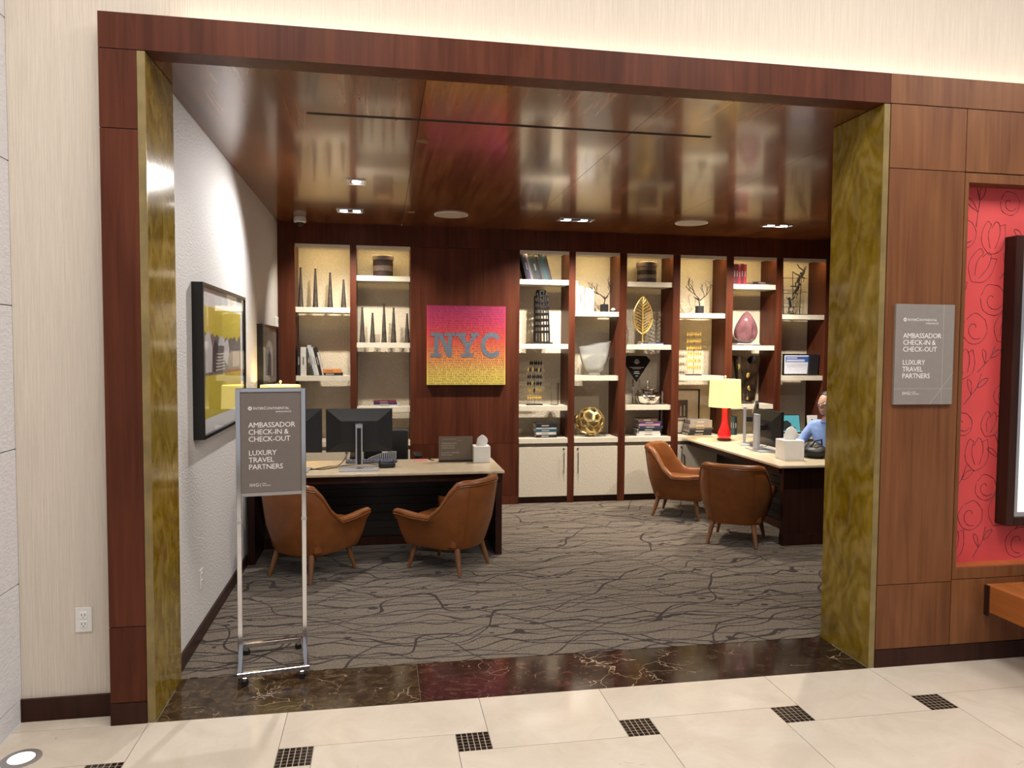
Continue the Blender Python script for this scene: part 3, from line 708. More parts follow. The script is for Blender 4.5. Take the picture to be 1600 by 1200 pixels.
# ================================================================ TUB CHAIRS
def make_chair():
    t = thing('tub_chair', 'chair', 'armchair')
    HW, YF, YM, YB = .315, .315, -.02, -.33
    pts = []
    n1, n2 = 7, 16
    for i in range(n1): pts.append((HW-.012*(1-i/n1), YF+(YM-YF)*i/n1))
    for i in range(n2+1):
        a = math.pi*i/n2; e = .78
        c, s = math.cos(a), math.sin(a)
        pts.append((HW*math.copysign(abs(c)**e, c), YM-(YM-YB)*abs(s)**e))
    for i in range(n1-1, -1, -1): pts.append((-HW+.012*(1-i/n1), YF+(YM-YF)*i/n1))
    def sm(x): x = max(0, min(1, x)); return x*x*(3-2*x)
    def ztop(y): return .468 + .018*sm((y-.1)/.2) + .272*sm((-.03-y)/.215)
    rim = []; secs = []
    for (x, y) in pts:
        zt = ztop(y); lean = (zt-.468)*.15
        def at(s, z, off):   # s scale about the seat centre, off inward offset
            l = math.hypot(x, y+.02) or 1
            bx, by = x*s, (y+.02)*s-.02
            return (bx-x/l*off, by-(y+.02)/l*off-lean*max(0, (z-.3)/.46), z)
        sec = [at(.70, .20, .05), at(.76, .20, 0), at(.79, .22, 0), at(.87, .30, 0), at(.94, .40, 0)]
        sec += [at(.95+.05*q, .40+(zt-.045-.40)*q, 0) for q in (.34, .67, 1)]
        sec += [at(1.0, zt-.036, .004), at(1.012, zt-.028, 0), at(1.012, zt-.012, .006), at(1.0, zt-.002, .018), at(1.0, zt, .034), at(1.0, zt-.006, .052), at(1.0, zt-.025, .062)]
        sec += [at(1.0, (zt+.37)/2, .072), at(.97, .37, .075), at(.95, .31, .075)]
        secs.append(sec); rim.append(Vector(at(1.0, zt-.04, -.001)))
    mb = MB(); grid = [[mb.bm.verts.new(p) for p in s] for s in secs]
    for a, b_ in zip(grid, grid[1:]):
        for j in range(len(a)-1): mb.bm.faces.new((a[j], a[j+1], b_[j+1], b_[j]))
    mb.bm.faces.new(grid[0]); mb.bm.faces.new(grid[-1][::-1])
    mb.build('shell', M['leather'], t, smooth=60)
    MB().tube(rim, .006, 8).build('piping', M['leather_trim'], t)
    for sx in (-1, 1):   # seam of the wrap-around back
        k = 7+5 if sx > 0 else len(secs)-1-12
        MB().tube([Vector(secs[k][j])*1.002 for j in range(2, 8)], .0022, 6).build('seam', M['leather_trim'], t)
    BX('seat_base', M['leather'], t, -.235, .235, -.2, .275, .205, .32, .02)
    MB().box(-.238, .238, -.235, .30, .31, .405, .035, 3).build('seat_cushion', M['leather'], t)
    for sx in (-1, 1):
        for y, yt in ((-.24, -.18), (.24, .19)):
            MB().tube([(sx*.165, yt, .235), (sx*.19, (yt+y)/2, .11), (sx*.21, y, .004)], [.024, .02, .0125], 12).build('leg', M['leg_wood'], t)
    return t
ch0 = make_chair()
def put(c, x, y, fx_, fy_, lab):
    c.location = (x, y, 0); c.rotation_euler = (0, 0, math.atan2(-fx_, fy_)); c['label'] = lab; c['group'] = 'cognac leather tub chairs'
put(ch0, .537, 2.228, .64, .77, 'cognac leather tub chair behind the chrome sign stand at the first desk')
put(copy_tree(ch0), 1.58, 2.24, -.77, .62, 'cognac leather tub chair at the first desk below the desk sign and tissue box')
put(copy_tree(ch0), 4.13, 3.70, .80, -.60, 'cognac leather tub chair with its inside visible beside the cream cabinets')
put(copy_tree(ch0), 4.22, 2.64, .59, .81, 'cognac leather tub chair seen from behind at the end of the second desk')
def pillow(loc, rz, lab):
    t = thing('lumbar_pillow', lab, 'pillow', loc, rz, 'small patterned chair pillows')
    mb = MB(); n = 10
    vs = [[mb.bm.verts.new((-.17+.34*i/n, s*.045*(max(0, (1-(2*i/n-1)**4)*(1-(2*j/n-1)**4)))**.5, .20*j/n)) for j in range(n+1)] for s in (1,) for i in range(n+1)]
    v2 = [[mb.bm.verts.new((-.17+.34*i/n, -.045*(max(0, (1-(2*i/n-1)**4)*(1-(2*j/n-1)**4)))**.5, .20*j/n)) for j in range(n+1)] for i in range(n+1)]
    for g in (vs, v2):
        for i in range(n):
            for j in range(n): mb.bm.faces.new((g[i][j], g[i+1][j], g[i+1][j+1], g[i][j+1]))
    bmesh.ops.remove_doubles(mb.bm, verts=mb.bm.verts, dist=1e-5)
    mb.build('pillow_body', textured('black_beige_pillow', (.09, .075, .06), .8, 45, .3, 'voronoi', var=.9), t, smooth=60)
    MB().tube([(-.168, 0, .002), (.168, 0, .002), (.168, 0, .198), (-.168, 0, .198)], .004, 6, True).build('welt', M['black_matte'], t)
def pil_at(cx, cy, fx_, fy_, lab):
    a = math.atan2(-fx_, fy_); pillow((cx-fx_*.175, cy-fy_*.175, .407), a, lab)
pil_at(.537, 2.228, .64, .77, 'small dark patterned pillow in the chair behind the sign stand')
pil_at(1.58, 2.24, -.77, .62, 'small dark patterned pillow in the chair below the desk sign')
# ================================================================ TABLE LAMPS
def lamp(x, y, z, lab):
    t = thing('table_lamp', lab, 'lamp', (x, y, z), 0, 'red table lamps')
    MB().lathe([(.075, 0), (.078, .006), (.078, .018), (.07, .024)], 32).build('base', M['black_lacquer'], t)
    MB().lathe([(.062, .024), (.072, .04), (.074, .065), (.066, .10), (.045, .15), (.033, .20), (.028, .27), (.026, .345), (.028, .36)], 32).build('body', M['red_ceramic'], t)
    MB().lathe([(.006, .36), (.006, .70)], 10).build('stem', M['gold'], t)
    mb = MB(); mb.lathe([(.175, .375), (.165, .68), (.162, .68), (.172, .375)], 48, cap=False)
    for k in range(48): pass
    mb.build('lamp_shade', M['lamp_shade'], t)
    MB().ball((0, 0, .50), .03, 2, (1, 1, 1.3)).build('bulb', M['lens_soft'], t)
    MB().lathe([(.004, .70), (.011, .705), (.011, .715), (.004, .722)], 12).build('finial', M['white_plastic'], t)
    for z in (.60, .42):
        l = bpy.data.lights.new('lamp_glow', 'POINT'); l.energy = 5; l.color = (1, .74, .36); l.shadow_soft_size = .03
        o = bpy.data.objects.new('lamp_glow', l); COL.objects.link(o); o.parent = t; o.location = (0, 0, z)
lamp(.21, 3.0, DT, 'red table lamp with yellow shade behind the sign stand panel')
lamp(4.80, 4.10, DT, 'red table lamp with yellow shade on the second desk by the books')
# ================================================================ DESK EQUIPMENT
def monitor(x, y, rz, lab, zc0, zc1, w, stand=True, logo=True, plate=None):
    t = thing('computer_monitor', lab, 'monitor', (x, y, DT), rz, 'black desk monitors')
    z0, z1 = zc0-DT, zc1-DT; hw = w/2; zm = (z0+z1)/2
    # rear is local -y
    mb = MB(); i = .32
    f = [(-hw, 0, z0), (hw, 0, z0), (hw, 0, z1), (-hw, 0, z1)]; g = [(-hw, -.018, z0), (hw, -.018, z0), (hw, -.018, z1), (-hw, -.018, z1)]
    k = [(-hw*.55, -.05, zm-(zm-z0)*.55), (hw*.55, -.05, zm-(zm-z0)*.55), (hw*.55, -.05, zm+(z1-zm)*.45), (-hw*.55, -.05, zm+(z1-zm)*.45)]
    fs = [(0, 1, 2, 3)] + [(a, (a+1) % 4, 4+(a+1) % 4, 4+a) for a in range(4)] + [(4+a, 4+(a+1) % 4, 8+(a+1) % 4, 8+a) for a in range(4)] + [(8, 9, 10, 11)]
    mb.raw(f+g+k, fs).build('rear_shell', M['black_plastic'], t, smooth=0)
    BX('bezel', M['black_plastic'], t, -hw-.002, hw+.002, .0005, .008, z0-.002, z1+.002)
    BX('screen', base_mat('lit_screen', (.02, .02, .03), .2, emit=(.45, .62, 1), estr=.6)[0], t, -hw+.008, hw-.008, .0082, .0095, z0+.012, z1-.008)
    BX('stand_plate', M['grey_plastic'], t, -.16, .16, -.17, .06, 0, .012, .003)
    if plate is None:
        for sx in (-1, 1): BX('stand_post', M['silver'], t, sx*.022-.006, sx*.022+.006, -.115, -.085, .012, zm+.06, .001)
        BX('stand_core', M['black_plastic'], t, -.016, .016, -.108, -.088, .05, zm+.05)
        MB().prism([(-.118, zm+.06), (-.08, zm+.06), (-.05, zm+.035), (-.05, zm+.02), (-.085, zm+.03), (-.118, zm+.03)], 'x', -.028, .028).build('stand_head', M['silver'], t, smooth=0)
    else:
        BX('stand_post', M['grey_plastic'], t, -.045, .045, -.145, -.115, .012, zm+.14, .003)
        BX('stand_arm', M['black_plastic'], t, -.03, .03, -.116, -.045, zm-.02, zm+.03)
    if logo: lettering('hp', .062, M['white_ink'], t, (0, -.0335, z1-.085), (math.pi/2-.18, 0, 0), align='CENTER', shear=.3)
    return t
monitor(.876, 2.70, 0, 'black monitor seen from behind with white logo on silver stand on the first desk', .862, 1.218, .536)
monitor(.325, 2.69, math.radians(-4), 'second black monitor on the first desk partly hidden by the sign stand', .865, 1.222, .50, logo=False)
monitor(4.885, 3.30, -math.pi/2, 'black monitor on grey slab stand nearer the tissue box on the second desk', .77, 1.125, .53, logo=False, plate=True)
monitor(5.0, 3.74, -math.pi/2-math.radians(28), 'black monitor seen edge-on beside the red lamp on the second desk', .80, 1.17, .53, logo=False, plate=True)
def tissue(x, y, rz, lab, s):
    t = thing('tissue_box', lab, 'tissue box', (x, y, DT), rz, 'white cube tissue boxes')
    MB().box(-s, s, -s, s, 0, s*1.92, .003).build('box', M['white_paper'], t)
    mb = MB(); n = 14; R = []
    for j in range(6):
        q = j/5; ring = []
        for k in range(n):
            a = 2*math.pi*k/n; rr = s*(.50+.28*q)*(1-.9*q**3)*(1+.16*math.sin(3*a+q*4))
            ring.append(mb.bm.verts.new((rr*1.15*math.cos(a)+.01*q, rr*(.6-.42*q)*math.sin(a), s*1.92+q*s*1.28)))
        R.append(ring)
    for a, b_ in zip(R, R[1:]):
        for k in range(n): mb.bm.faces.new((a[k], a[(k+1) % n], b_[(k+1) % n], b_[k]))
    mb.bm.faces.new(R[-1]); mb.build('tissue', M['white_paper'], t, smooth=70)
tissue(1.928, 2.945, 0, 'white tissue box beside the brown sign on the first desk', .074)
tissue(4.775, 2.72, math.radians(-4), 'white tissue box on the corner of the second desk', .094)
ds = thing('desk_sign', 'brown acrylic desk sign standing on the first desk', 'sign', (1.704, 2.97, DT))
b_ = BX('plate', M['brown_sign'], ds, -.15, .15, -.006, .006, .012, .222, .001); BX('foot', M['black_plastic'], ds, -.15, .15, -.03, .03, 0, .012)
for i, s in enumerate(('AMBASSADOR', 'CHECK-IN &', 'CHECK-OUT', '', 'LUXURY TRAVEL', 'PARTNERS')):
    if s: lettering(s, .021, M['pale_line'], ds, (-.128, -.0066, .155-.0205*i))
lettering('INTERCONTINENTAL', .0125, M['pale_line'], ds, (-.115, -.0066, .195)); lettering('AMBASSADOR', .008, M['pale_line'], ds, (0.01, -.0066, .184)); lettering('IHG ONE REWARDS', .009, M['pale_line'], ds, (-.128, -.0066, .028))
kb = thing('keyboard', 'black keyboard lying behind the monitor on the first desk', 'keyboard', (.97, 3.03, DT))
MB().box(-.22, .22, -.07, .07, 0, .014, .004).build('keyboard_base', M['black_plastic'], kb)
km = MB().box(-.012, .012, -.009, .009, .014, .021, .002).build('key', color((.10, .12, .18)), kb)
for r in range(5):
    for k in range(15):
        o = km if (r, k) == (0, 0) else km.copy()
        if o is not km: COL.objects.link(o)
        o.location = (-.203+k*.029, -.05+r*.0245, 0)
pd = thing('card_terminal', 'black rounded card terminal with blue screen beside the monitor stand', 'card terminal', (1.10, 2.72, DT), math.radians(8))
MB().box(-.068, .068, -.05, .05, 0, .05, .018, 3).build('body', M['black_plastic'], pd); BX('screen', color((.05, .08, .28), .2), pd, -.05, .05, -.02, .035, .0502, .052)
nt_ = MB().prism([(-.06, -.045), (.05, -.05), (.065, .03), (.0, .05), (-.055, .03)], 'z', 0, .003).build('note_pad', color((.75, .25, .22)), None, (1.40, 3.08, DT)); tag(nt_, 'pink sticky note pad on the first desk', 'note')
pe = thing('pen', 'black pen lying beside the pink note', 'pen', (1.49, 3.09, DT+.005), math.radians(110))
MB().tube([(-.065, 0, 0), (.05, 0, 0), (.066, 0, 0)], [.0045, .0045, .001], 8).build('barrel', M['black_plastic'], pe); MB().tube([(-.066, 0, 0), (-.03, 0, .0)], .0052, 8).build('cap', M['silver'], pe)
sp_ = thing('striped_pouch', 'black and white striped pouch behind the monitor on the first desk', 'pouch', (1.09, 3.12, DT))
mb = MB(); mb.prism([(-.17, 0), (.1, 0), (.1, .075), (.05, .08), (-.06, .055), (-.15, .02)], 'y', -.02, .02); mb.build('pouch_body', M['stripe_cloth'], sp_); BX('tag', M['white_paper'], sp_, -.03, .02, -.012, .012, .068, .085)
def cable(name, lab, pts, r=.0035, mat='black_plastic'):
    c = [Vector(p) for p in pts]; out = []
    for i in range(len(c)-1):
        p0, p1, p2, p3 = c[max(i-1, 0)], c[i], c[i+1], c[min(i+2, len(c)-1)]
        for q in range(6):
            u = q/6; out.append(.5*((2*p1)+(-p0+p2)*u+(2*p0-5*p1+4*p2-p3)*u*u+(-p0+3*p1-3*p2+p3)*u**3))
    out.append(c[-1])
    o = MB().tube(out, r, 6).build(name, M[mat], None); tag(o, lab, 'cable'); return o
z_ = DT+.004
cable('cable', 'black cable looping across the first desk in front of the keyboard', [(.42, 2.75, z_), (.58, 2.66, z_), (.74, 2.84, z_), (.92, 2.90, z_), (1.02, 2.86, z_)])
cable('cable', 'thin black cable running up behind the first monitor', [(.40, 2.55, z_), (.60, 2.78, z_), (.70, 2.88, z_), (.76, 2.86, .80), (.80, 2.75, .9)])
cable('cable', 'white cable heap behind the slab stands on the second desk', [(4.92, 3.60, z_), (5.0, 3.66, z_+.03), (4.96, 3.72, z_), (5.05, 3.60, z_+.05), (5.0, 3.5, z_), (5.1, 3.55, z_+.04), (5.06, 3.7, z_), (5.15, 3.6, z_)], .004, 'white_plastic')
cable('cable', 'black cable curling between the two slab stands on the second desk', [(4.90, 3.66, z_), (4.84, 3.58, z_+.02), (4.92, 3.50, z_), (5.02, 3.45, .78), (4.98, 3.38, .9)])
bt = thing('desk_telephone', 'dark desk phone with papers beside the slab stand', 'telephone', (4.93, 2.98, DT), math.radians(-80))
MB().prism([(-.09, 0), (.09, 0), (.09, .025), (-.09, .06)], 'x', -.08, .08).build('phone_body', M['black_plastic'], bt); MB().box(-.075, -.03, -.09, .09, .05, .075, .01, 2).build('handset', M['black_matte'], bt)
BX('button_pad', M['grey_plastic'], bt, 0, .06, -.06, .05, .045, .05)
bg = thing('black_bag', 'slouched black bag beside the tissue box on the second desk', 'bag', (5.07, 2.78, DT))
mb = MB(); mb.ball((0, 0, .05), .11, 3, (1.1, 1.2, .62)); mb.ball((.05, .1, .06), .09, 3, (1, 1, .8))
for v in mb.bm.verts:
    v.co += Vector((math.sin(v.co.y*37), math.sin(v.co.z*41+1), math.sin(v.co.x*33)))*.008; v.co.z = max(.0, v.co.z)
mb.build('bag_body', M['black_matte'], bg, smooth=60); MB().tube([(-.06, -.02, .1), (-.03, -.05, .16), (.04, -.04, .17), (.07, 0, .12)], .007, 8).build('strap', M['black_matte'], bg)
# office chairs behind the desks
def office_chair(x, y, rz, lab):
    t = thing('office_chair', lab, 'chair', (x, y, 0), rz)
    for k in range(5):
        a = 2*math.pi*k/5; MB().tube([(0, 0, .09), (.28*math.cos(a), .28*math.sin(a), .07)], [.025, .014], 8).build('base_arm', M['black_plastic'], t)
        MB().ball((.28*math.cos(a), .28*math.sin(a), .032), .03, 2).build('caster', M['black_plastic'], t)
    MB().lathe([(.025, .08), (.025, .40)], 16).build('gas_lift', M['silver'], t)
    MB().box(-.25, .25, -.25, .25, .40, .48, .035, 3).build('seat', M['black_matte'], t)
    mb = MB(); mb.box(-.22, .22, .25, .30, .52, .92, .025, 3); mb.build('backrest', M['black_matte'], t); BX('back_bar', M['black_plastic'], t, -.03, .03, .22, .29, .40, .6, .005)
    for sx in (-1, 1):
        MB().tube([(sx*.26, .05, .43), (sx*.30, .05, .5), (sx*.30, .05, .68)], .014, 8).build('arm_post', M['black_plastic'], t)
        MB().box(sx*.30-.04, sx*.30+.04, -.12, .15, .68, .71, .014, 2).build('armrest', M['black_plastic'], t)
    return t
office_chair(1.10, 3.62, 0, 'black office chair behind the first desk')
office_chair(5.66, 3.48, math.radians(-75), 'black office chair under the seated person at the second desk').scale = (1, 1, .88)
# ================================================================ DISPLAY SHELF UNITS
HI = [2.488, 1.780, 1.092]; LO = [2.146, 1.427]
BAYS = [(.173, .733, .799, LO, 'with four bronze spires on top'), (.799, 1.362, 1.362, HI, 'with a basket above five bronze spires'),
        (2.552, 3.108, 3.181, HI, 'holding the leaning tower model'), (3.181, 3.693, 3.775, LO, 'holding the clear glass bowl and gold sphere'),
        (3.775, 4.325, 4.41, HI, 'holding the gold leaf and silver pot'), (4.41, 4.972, 5.059, LO, 'behind the red lamp with a twig tree'),
        (5.059, 5.596, 5.677, HI, 'holding the mauve glass and dark vase'), (5.677, 6.228, XR-.002, LO, 'with climbing figures next to the onyx jamb')]
for i, (x0, x1, x2, lv, lab) in enumerate(BAYS):
    w = x1-x0
    t = thing('display_shelf_unit', 'cream shelf and cabinet bay '+lab, 'shelf unit', (x0, B, 0), 0, 'display shelf bays on the back wall')
    if x2 > x1: BX('side_panel', M['mahogany'], t, w, x2-x0, 0, .369, .003, 2.80)
    for z in lv: MB().box(.001, w-.001, .014, .285, z-.055, z, .001).build('shelf', M['cream_laminate'], t)
    MB().box(.001, w-.001, -.004, .368, .675, .73, .001).build('counter', M['cream_laminate'], t)
    BX('top_panel', M['cream_laminate'], t, .001, w-.001, .03, .368, 2.797, 2.803); BX('top_lip', M['cream_laminate'], t, .001, w-.001, .004, .022, 2.765, 2.802)
    BX('rail', M['rail'], t, .001, w-.001, .015, .03, .632, .675)
    d = BX('door', M['cream_fabric'], t, .003, w-.003, 0, .02, .078, .632, .001)
    hx = w-.045 if i % 2 == 0 else .045
    hd = MB().tube([(hx, -.02, .335), (hx, -.022, .45), (hx, -.02, .57)], .006, 8); hd.tube([(hx, -.02, .36), (hx, .002, .36)], .004, 6); hd.tube([(hx, -.02, .55), (hx, .002, .55)], .004, 6)
    hd.build('handle', M['silver'], d)
    MB().lathe([(.009, 0), (.009, .008)], 14).xf(Matrix.Translation((hx, 0, .608)) @ Matrix.Rotation(math.pi/2, 4, 'X')).build('lock', M['black_matte'], d)
    BX('kick_plate', M['dark_wood'], t, .001, w-.001, .02, .035, .003, .078)
    BX('led_strip', base_mat('warm_led_strip', (1, 1, 1), .5, emit=(1, .78, .38), estr=3)[0], t, .03, w-.03, .028, .042, 2.792, 2.797)
    a = area('led_strip_light', (w/2, .045, 2.788), (math.radians(20), 0, 0), w-.06, .015, 1.9, (1, .76, .36)); a.parent = t
ORD = ['first', 'second', 'third', 'fourth', 'fifth', 'sixth', 'seventh', 'eighth', 'ninth', 'tenth', 'eleventh']
SY = B+.14     # usual standing line of things on the shelves
def on(px, py, y=SY): return atY(px, py, y)
# ---------------------------------------------------------------- spires
def spire(px, top, zb, lab, grp):
    p = on(px, 480); zt = on(px, top).z
    t = thing('bronze_spire', lab, 'spire', (p.x, SY, zb), 0, grp); h = zt-zb
    MB().lathe([(.030, 0), (.030, .01), (.026, .06), (.019, h*.5), (.010, h*.93), (.009, h*.98)], 14).build('spire_shaft', M['spire'], t)
    MB().lathe([(.009, h*.975), (.011, h*.98), (.011, h)], 14).build('tip', M['black_matte'], t)
for px, tp in ((470, 418), (493, 420), (516, 426), (537, 437)): spire(px, tp, 2.146, 'tapering bronze spire, %s from the white wall in the row of four' % ORD[[470, 493, 516, 537].index(px)], 'four bronze spires')
for px, tp in ((566, 480), (582, 489), (600, 475), (615, 481), (636, 490)): spire(px, tp, 1.78, 'tapering bronze spire, %s from the white wall in the row of five' % ORD[[566, 582, 600, 615, 636].index(px)], 'five bronze spires')
# ---------------------------------------------------------------- baskets
def basket(xc, zb, r, h, bands, lab):
    t = thing('woven_basket', lab, 'basket', (xc, SY, zb))
    lid = .24*h; bh = (h-lid)/len(bands)
    for i, c in enumerate(bands):
        MB().lathe([(r*.97, i*bh), (r, i*bh+.004), (r, (i+1)*bh-.004), (r*.97, (i+1)*bh)], 36).build('band', M[c], t)
    MB().lathe([(r*1.02, h-lid), (r*1.07, h-lid+.004), (r*1.07, h-.012), (r*.98, h)], 36).build('lid', M['basket_light'], t)
p0, p1 = on(583, 431), on(614, 400); basket((p0.x+p1.x)/2, 2.488, (p1.x-p0.x)/2, p1.z-2.488, ['basket_dark', 'basket_light', 'basket_dark'], 'round banded woven basket with lid above the five spires')
p0, p1 = on(996, 438), on(1025, 410); basket((p0.x+p1.x)/2, 2.488, (p1.x-p0.x)/2, p1.z-2.488, ['basket_dark', 'basket_light', 'basket_dark', 'basket_light'], 'round banded woven basket with lid above the gold leaf')
# ---------------------------------------------------------------- books
BOOKC = dict(navy=(.02, .03, .10), black=(.012, .012, .014), white=(.52, .50, .47), cream=(.46, .40, .31), grey=(.22, .21, .20), charcoal=(.05, .055, .06), teal=(.02, .07, .09), orange=(.62, .22, .05), red=(.36, .03, .04), maroon=(.13, .018, .035), brown=(.13, .075, .05), pink=(.45, .22, .25), taupe=(.27, .22, .18), purple=(.05, .03, .12), silver=(.42, .43, .45), slate=(.028, .036, .046))
def book(loc, rot, th, hh, dp, cname, lab, grp, mark=True):
    """upright book: thickness along x, height along z, spine towards -y"""
    t = thing('book', lab, 'book', loc, 0, grp); t.rotation_euler = rot
    c = .0025; mt = color(BOOKC[cname])
    mb = MB(); mb.box(0, c, 0, dp, 0, hh).box(th-c, th, 0, dp, 0, hh).box(c, th-c, 0, c, 0, hh); mb.build('cover', mt, t)
    BX('pages', M['white_paper'], t, c, th-c, c, dp-.006, .003, hh-.003)
    if mark:
        ink = M['pale_line'] if sum(BOOKC[cname]) < .8 else M['rail']
        BX('spine_title', ink, t, th*.38, th*.62, -.0004, 0, hh*.38, hh*.66)
    return t
def row(px0, zb, spec, where, grp, y=B+.05, lean0=0):
    x = on(px0, 480, y).x
    for i, (c, th, hh, lean) in enumerate(spec):
        a = math.radians(lean)
        book((x+(hh*math.sin(-a) if a < 0 else 0)*0, y, zb+(th*math.sin(a) if a > 0 else 0)), (0, -a if a < 0 else a, 0), th, hh, .2, c, '%s book %s, %s' % (c, ('upright' if abs(lean) < 2 else 'leaning'), where % ORD[i]), grp)
        x += th/max(.3, math.cos(a))+.0015
ORD = ['first', 'second', 'third', 'fourth', 'fifth', 'sixth', 'seventh', 'eighth', 'ninth', 'tenth', 'eleventh']
def stack(xc, zb, spec, where, grp, y=B+.06):
    """lying books listed from the bottom up: colour, thickness, length, depth, offset"""
    z = zb
    for i, (c, th, ln, dp, off) in enumerate(spec):
        t = thing('book', '%s book, %s from the bottom, stacked %s' % (c, ORD[i], where), 'book', (xc+off, y, z), 0, grp)
        mt = color(BOOKC[c]); k = .0025; hl = ln/2
        mb = MB(); mb.box(-hl, hl, 0, dp, 0, k).box(-hl, hl, 0, dp, th-k, th).box(-hl, hl, 0, k, k, th-k); mb.build('cover', mt, t)
        BX('pages', M['white_paper'], t, -hl+.004, hl-.004, k, dp-.006, k, th-k)
        ink = M['pale_line'] if sum(BOOKC[c]) < .8 else M['rail']
        BX('spine_title', ink, t, -hl*.45, hl*.25, -.0004, 0, th*.36, th*.64)
        z += th+.0004
# bay 1
row(463.5, 1.427, [('black', .034, .30, 0), ('white', .058, .30, 0)], '%s in the row beside the white wall', 'books on the shelf below the four spires')
x = on(476, 480, B+.05).x+.005
xx = on(477.5, 480, B+.05).x
for i, (c, th, hh) in enumerate((('charcoal', .018, .29), ('silver', .024, .325), ('white', .026, .30), ('black', .03, .30), ('white', .012, .25))):
    a = math.radians(-13)
    book((xx+.065, B+.05, 1.428), (0, a, 0), th, hh, .2, c, '%s leaning book, %s of the leaning ones beside the white wall' % (c, ORD[i]), 'books on the shelf below the four spires'); xx += th/math.cos(a)+.001
stack(on(518, 583).x, 1.427, [('black', .03, .24, .17, 0), ('orange', .036, .22, .16, -.005)], 'beside the leaning books', 'books on the shelf below the four spires')
# bay 2
stack(on(602, 634).x, 1.092, [('white', .02, .29, .2, .01), ('navy', .02, .25, .18, 0), ('maroon', .022, .24, .17, -.005)], 'below the five spires', 'stacked books below the five spires')
# bay 3 top row, leaning to the right-hand wall as a group
xx = on(815, 480, B+.05).x
for i, (c, th, hh) in enumerate((('black', .022, .27), ('purple', .03, .285), ('grey', .022, .29), ('charcoal', .026, .26), ('slate', .05, .265), ('black', .022, .26), ('charcoal', .03, .26), ('teal', .03, .25), ('slate', .026, .315), ('black', .016, .31))):
    a = math.radians(-15)
    book((xx+.052, B+.05, 2.489), (0, a, 0), th, hh, .2, c, '%s tilted book, %s in the dark row above the leaning tower' % (c, ORD[i]), 'dark books above the leaning tower', i in (1, 4)); xx += th/math.cos(a)+.001
stack(on(851, 680).x, .73, [('black', .034, .24, .18, 0), ('white', .028, .23, .18, 0), ('teal', .034, .25, .18, .004), ('silver', .016, .235, .18, 0), ('black', .044, .24, .18, 0)], 'under the gold sculpture beside the gold sphere', 'stack of books under the leaning tower')
# bay 4
row(898.5, 2.146, [('cream', .034, .34, 0), ('white', .062, .285, 0), ('grey', .026, .26, 0), ('white', .036, .265, 0), ('silver', .028, .25, 0), ('white', .026, .25, 0)], '%s in the pale row beside the twig tree', 'pale books beside the twig tree')
# bay 5
stack(on(1015, 536).x, 1.78, [('white', .012, .27, .2, .0), ('navy', .016, .25, .19, .01)], 'under the gold leaf', 'books under the gold leaf')
stack(on(1011, 680).x, .73, [('white', .036, .27, .2, 0), ('white', .022, .25, .2, 0), ('black', .03, .27, .2, 0), ('navy', .03, .28, .2, .02), ('pink', .024, .25, .2, 0), ('purple', .026, .26, .2, .01), ('brown', .032, .23, .18, -.02)], 'under the silver pot', 'stack of books under the silver pot')
# bay 6
stack(on(1089, 680).x, .73, [('black', .03, .29, .2, 0), ('black', .04, .28, .2, .01), ('charcoal', .02, .29, .2, .02), ('taupe', .045, .27, .2, .015), ('grey', .042, .26, .2, .02)], 'in front of the framed photograph', 'stack of books beside the red lamp')
# bay 7
row(1145, 2.488, [('maroon', .03, .235, 0), ('maroon', .03, .235, 0), ('red', .028, .22, 0), ('maroon', .034, .24, 0), ('red', .036, .235, 0)], '%s in the red row above the mauve glass', 'red books above the mauve glass')
stack(on(1188, 440).x, 2.488, [('maroon', .014, .28, .2, .03), ('black', .022, .25, .19, -.01)], 'beside the red books', 'books lying beside the red books')
stack(on(1166, 538).x, 1.78, [('charcoal', .012, .30, .21, 0), ('silver', .014, .28, .2, -.01)], 'under the mauve glass', 'magazines under the mauve glass')
row(1141, .73, [('black', .03, .24, 0), ('charcoal', .026, .23, 0), ('teal', .024, .215, 0), ('black', .03, .215, 0)], '%s in the dark row behind the red lamp', 'dark books behind the red lamp')
# bay 8 black folders
xx = on(1263, 560, B+.07).x
for i in range(6):
    book((xx+.004, B+.07, 1.4295), (0, math.radians(4), 0), .018, .25, .2, 'black', 'thin black folder, %s from the framed certificate' % ORD[i], 'black folders beside the certificate', False); xx += .021
# ---------------------------------------------------------------- leaning tower model
p = on(847, 480); t = thing('tower_model', 'black openwork model of a round leaning tower with tiers of columns', 'sculpture', (p.x, SY, 1.78))
BX('base', M['black_matte'], t, -.105, .105, -.1, .1, 0, .016, .002)
z = .016; tiers = [(.09, .12)] + [(.088-.0022*i, .066) for i in range(6)] + [(.052, .058)]
for i, (r, h) in enumerate(tiers):
    mb = MB(); n = 15 if i < 7 else 8
    mb.lathe([(r+.004, z), (r+.006, z+.004), (r+.006, z+.010), (r+.002, z+.013), (r-.012, z+.013), (r-.012, z)], 30, cap=False)
    for k in range(n):
        a = 2*math.pi*(k+.5)/n; mb.tube([(r*math.cos(a)*.97, r*math.sin(a)*.97, z+.01), (r*math.cos(a)*.97, r*math.sin(a)*.97, z+h)], .0065 if i else .008, 6)
    mb.lathe([(r, z+h-.014), (r+.004, z+h-.006), (r+.004, z+h), (r-.01, z+h), (r-.01, z+h-.014)], 30, cap=False)
    mb.build('tier', M['black_matte'], t); z += h
MB().lathe([(.056, z-.002), (.056, z+.006), (.045, z+.012), (.02, z+.016)], 24).build('roof', M['black_matte'], t)
t.rotation_euler = (0, math.radians(-1.2), 0)
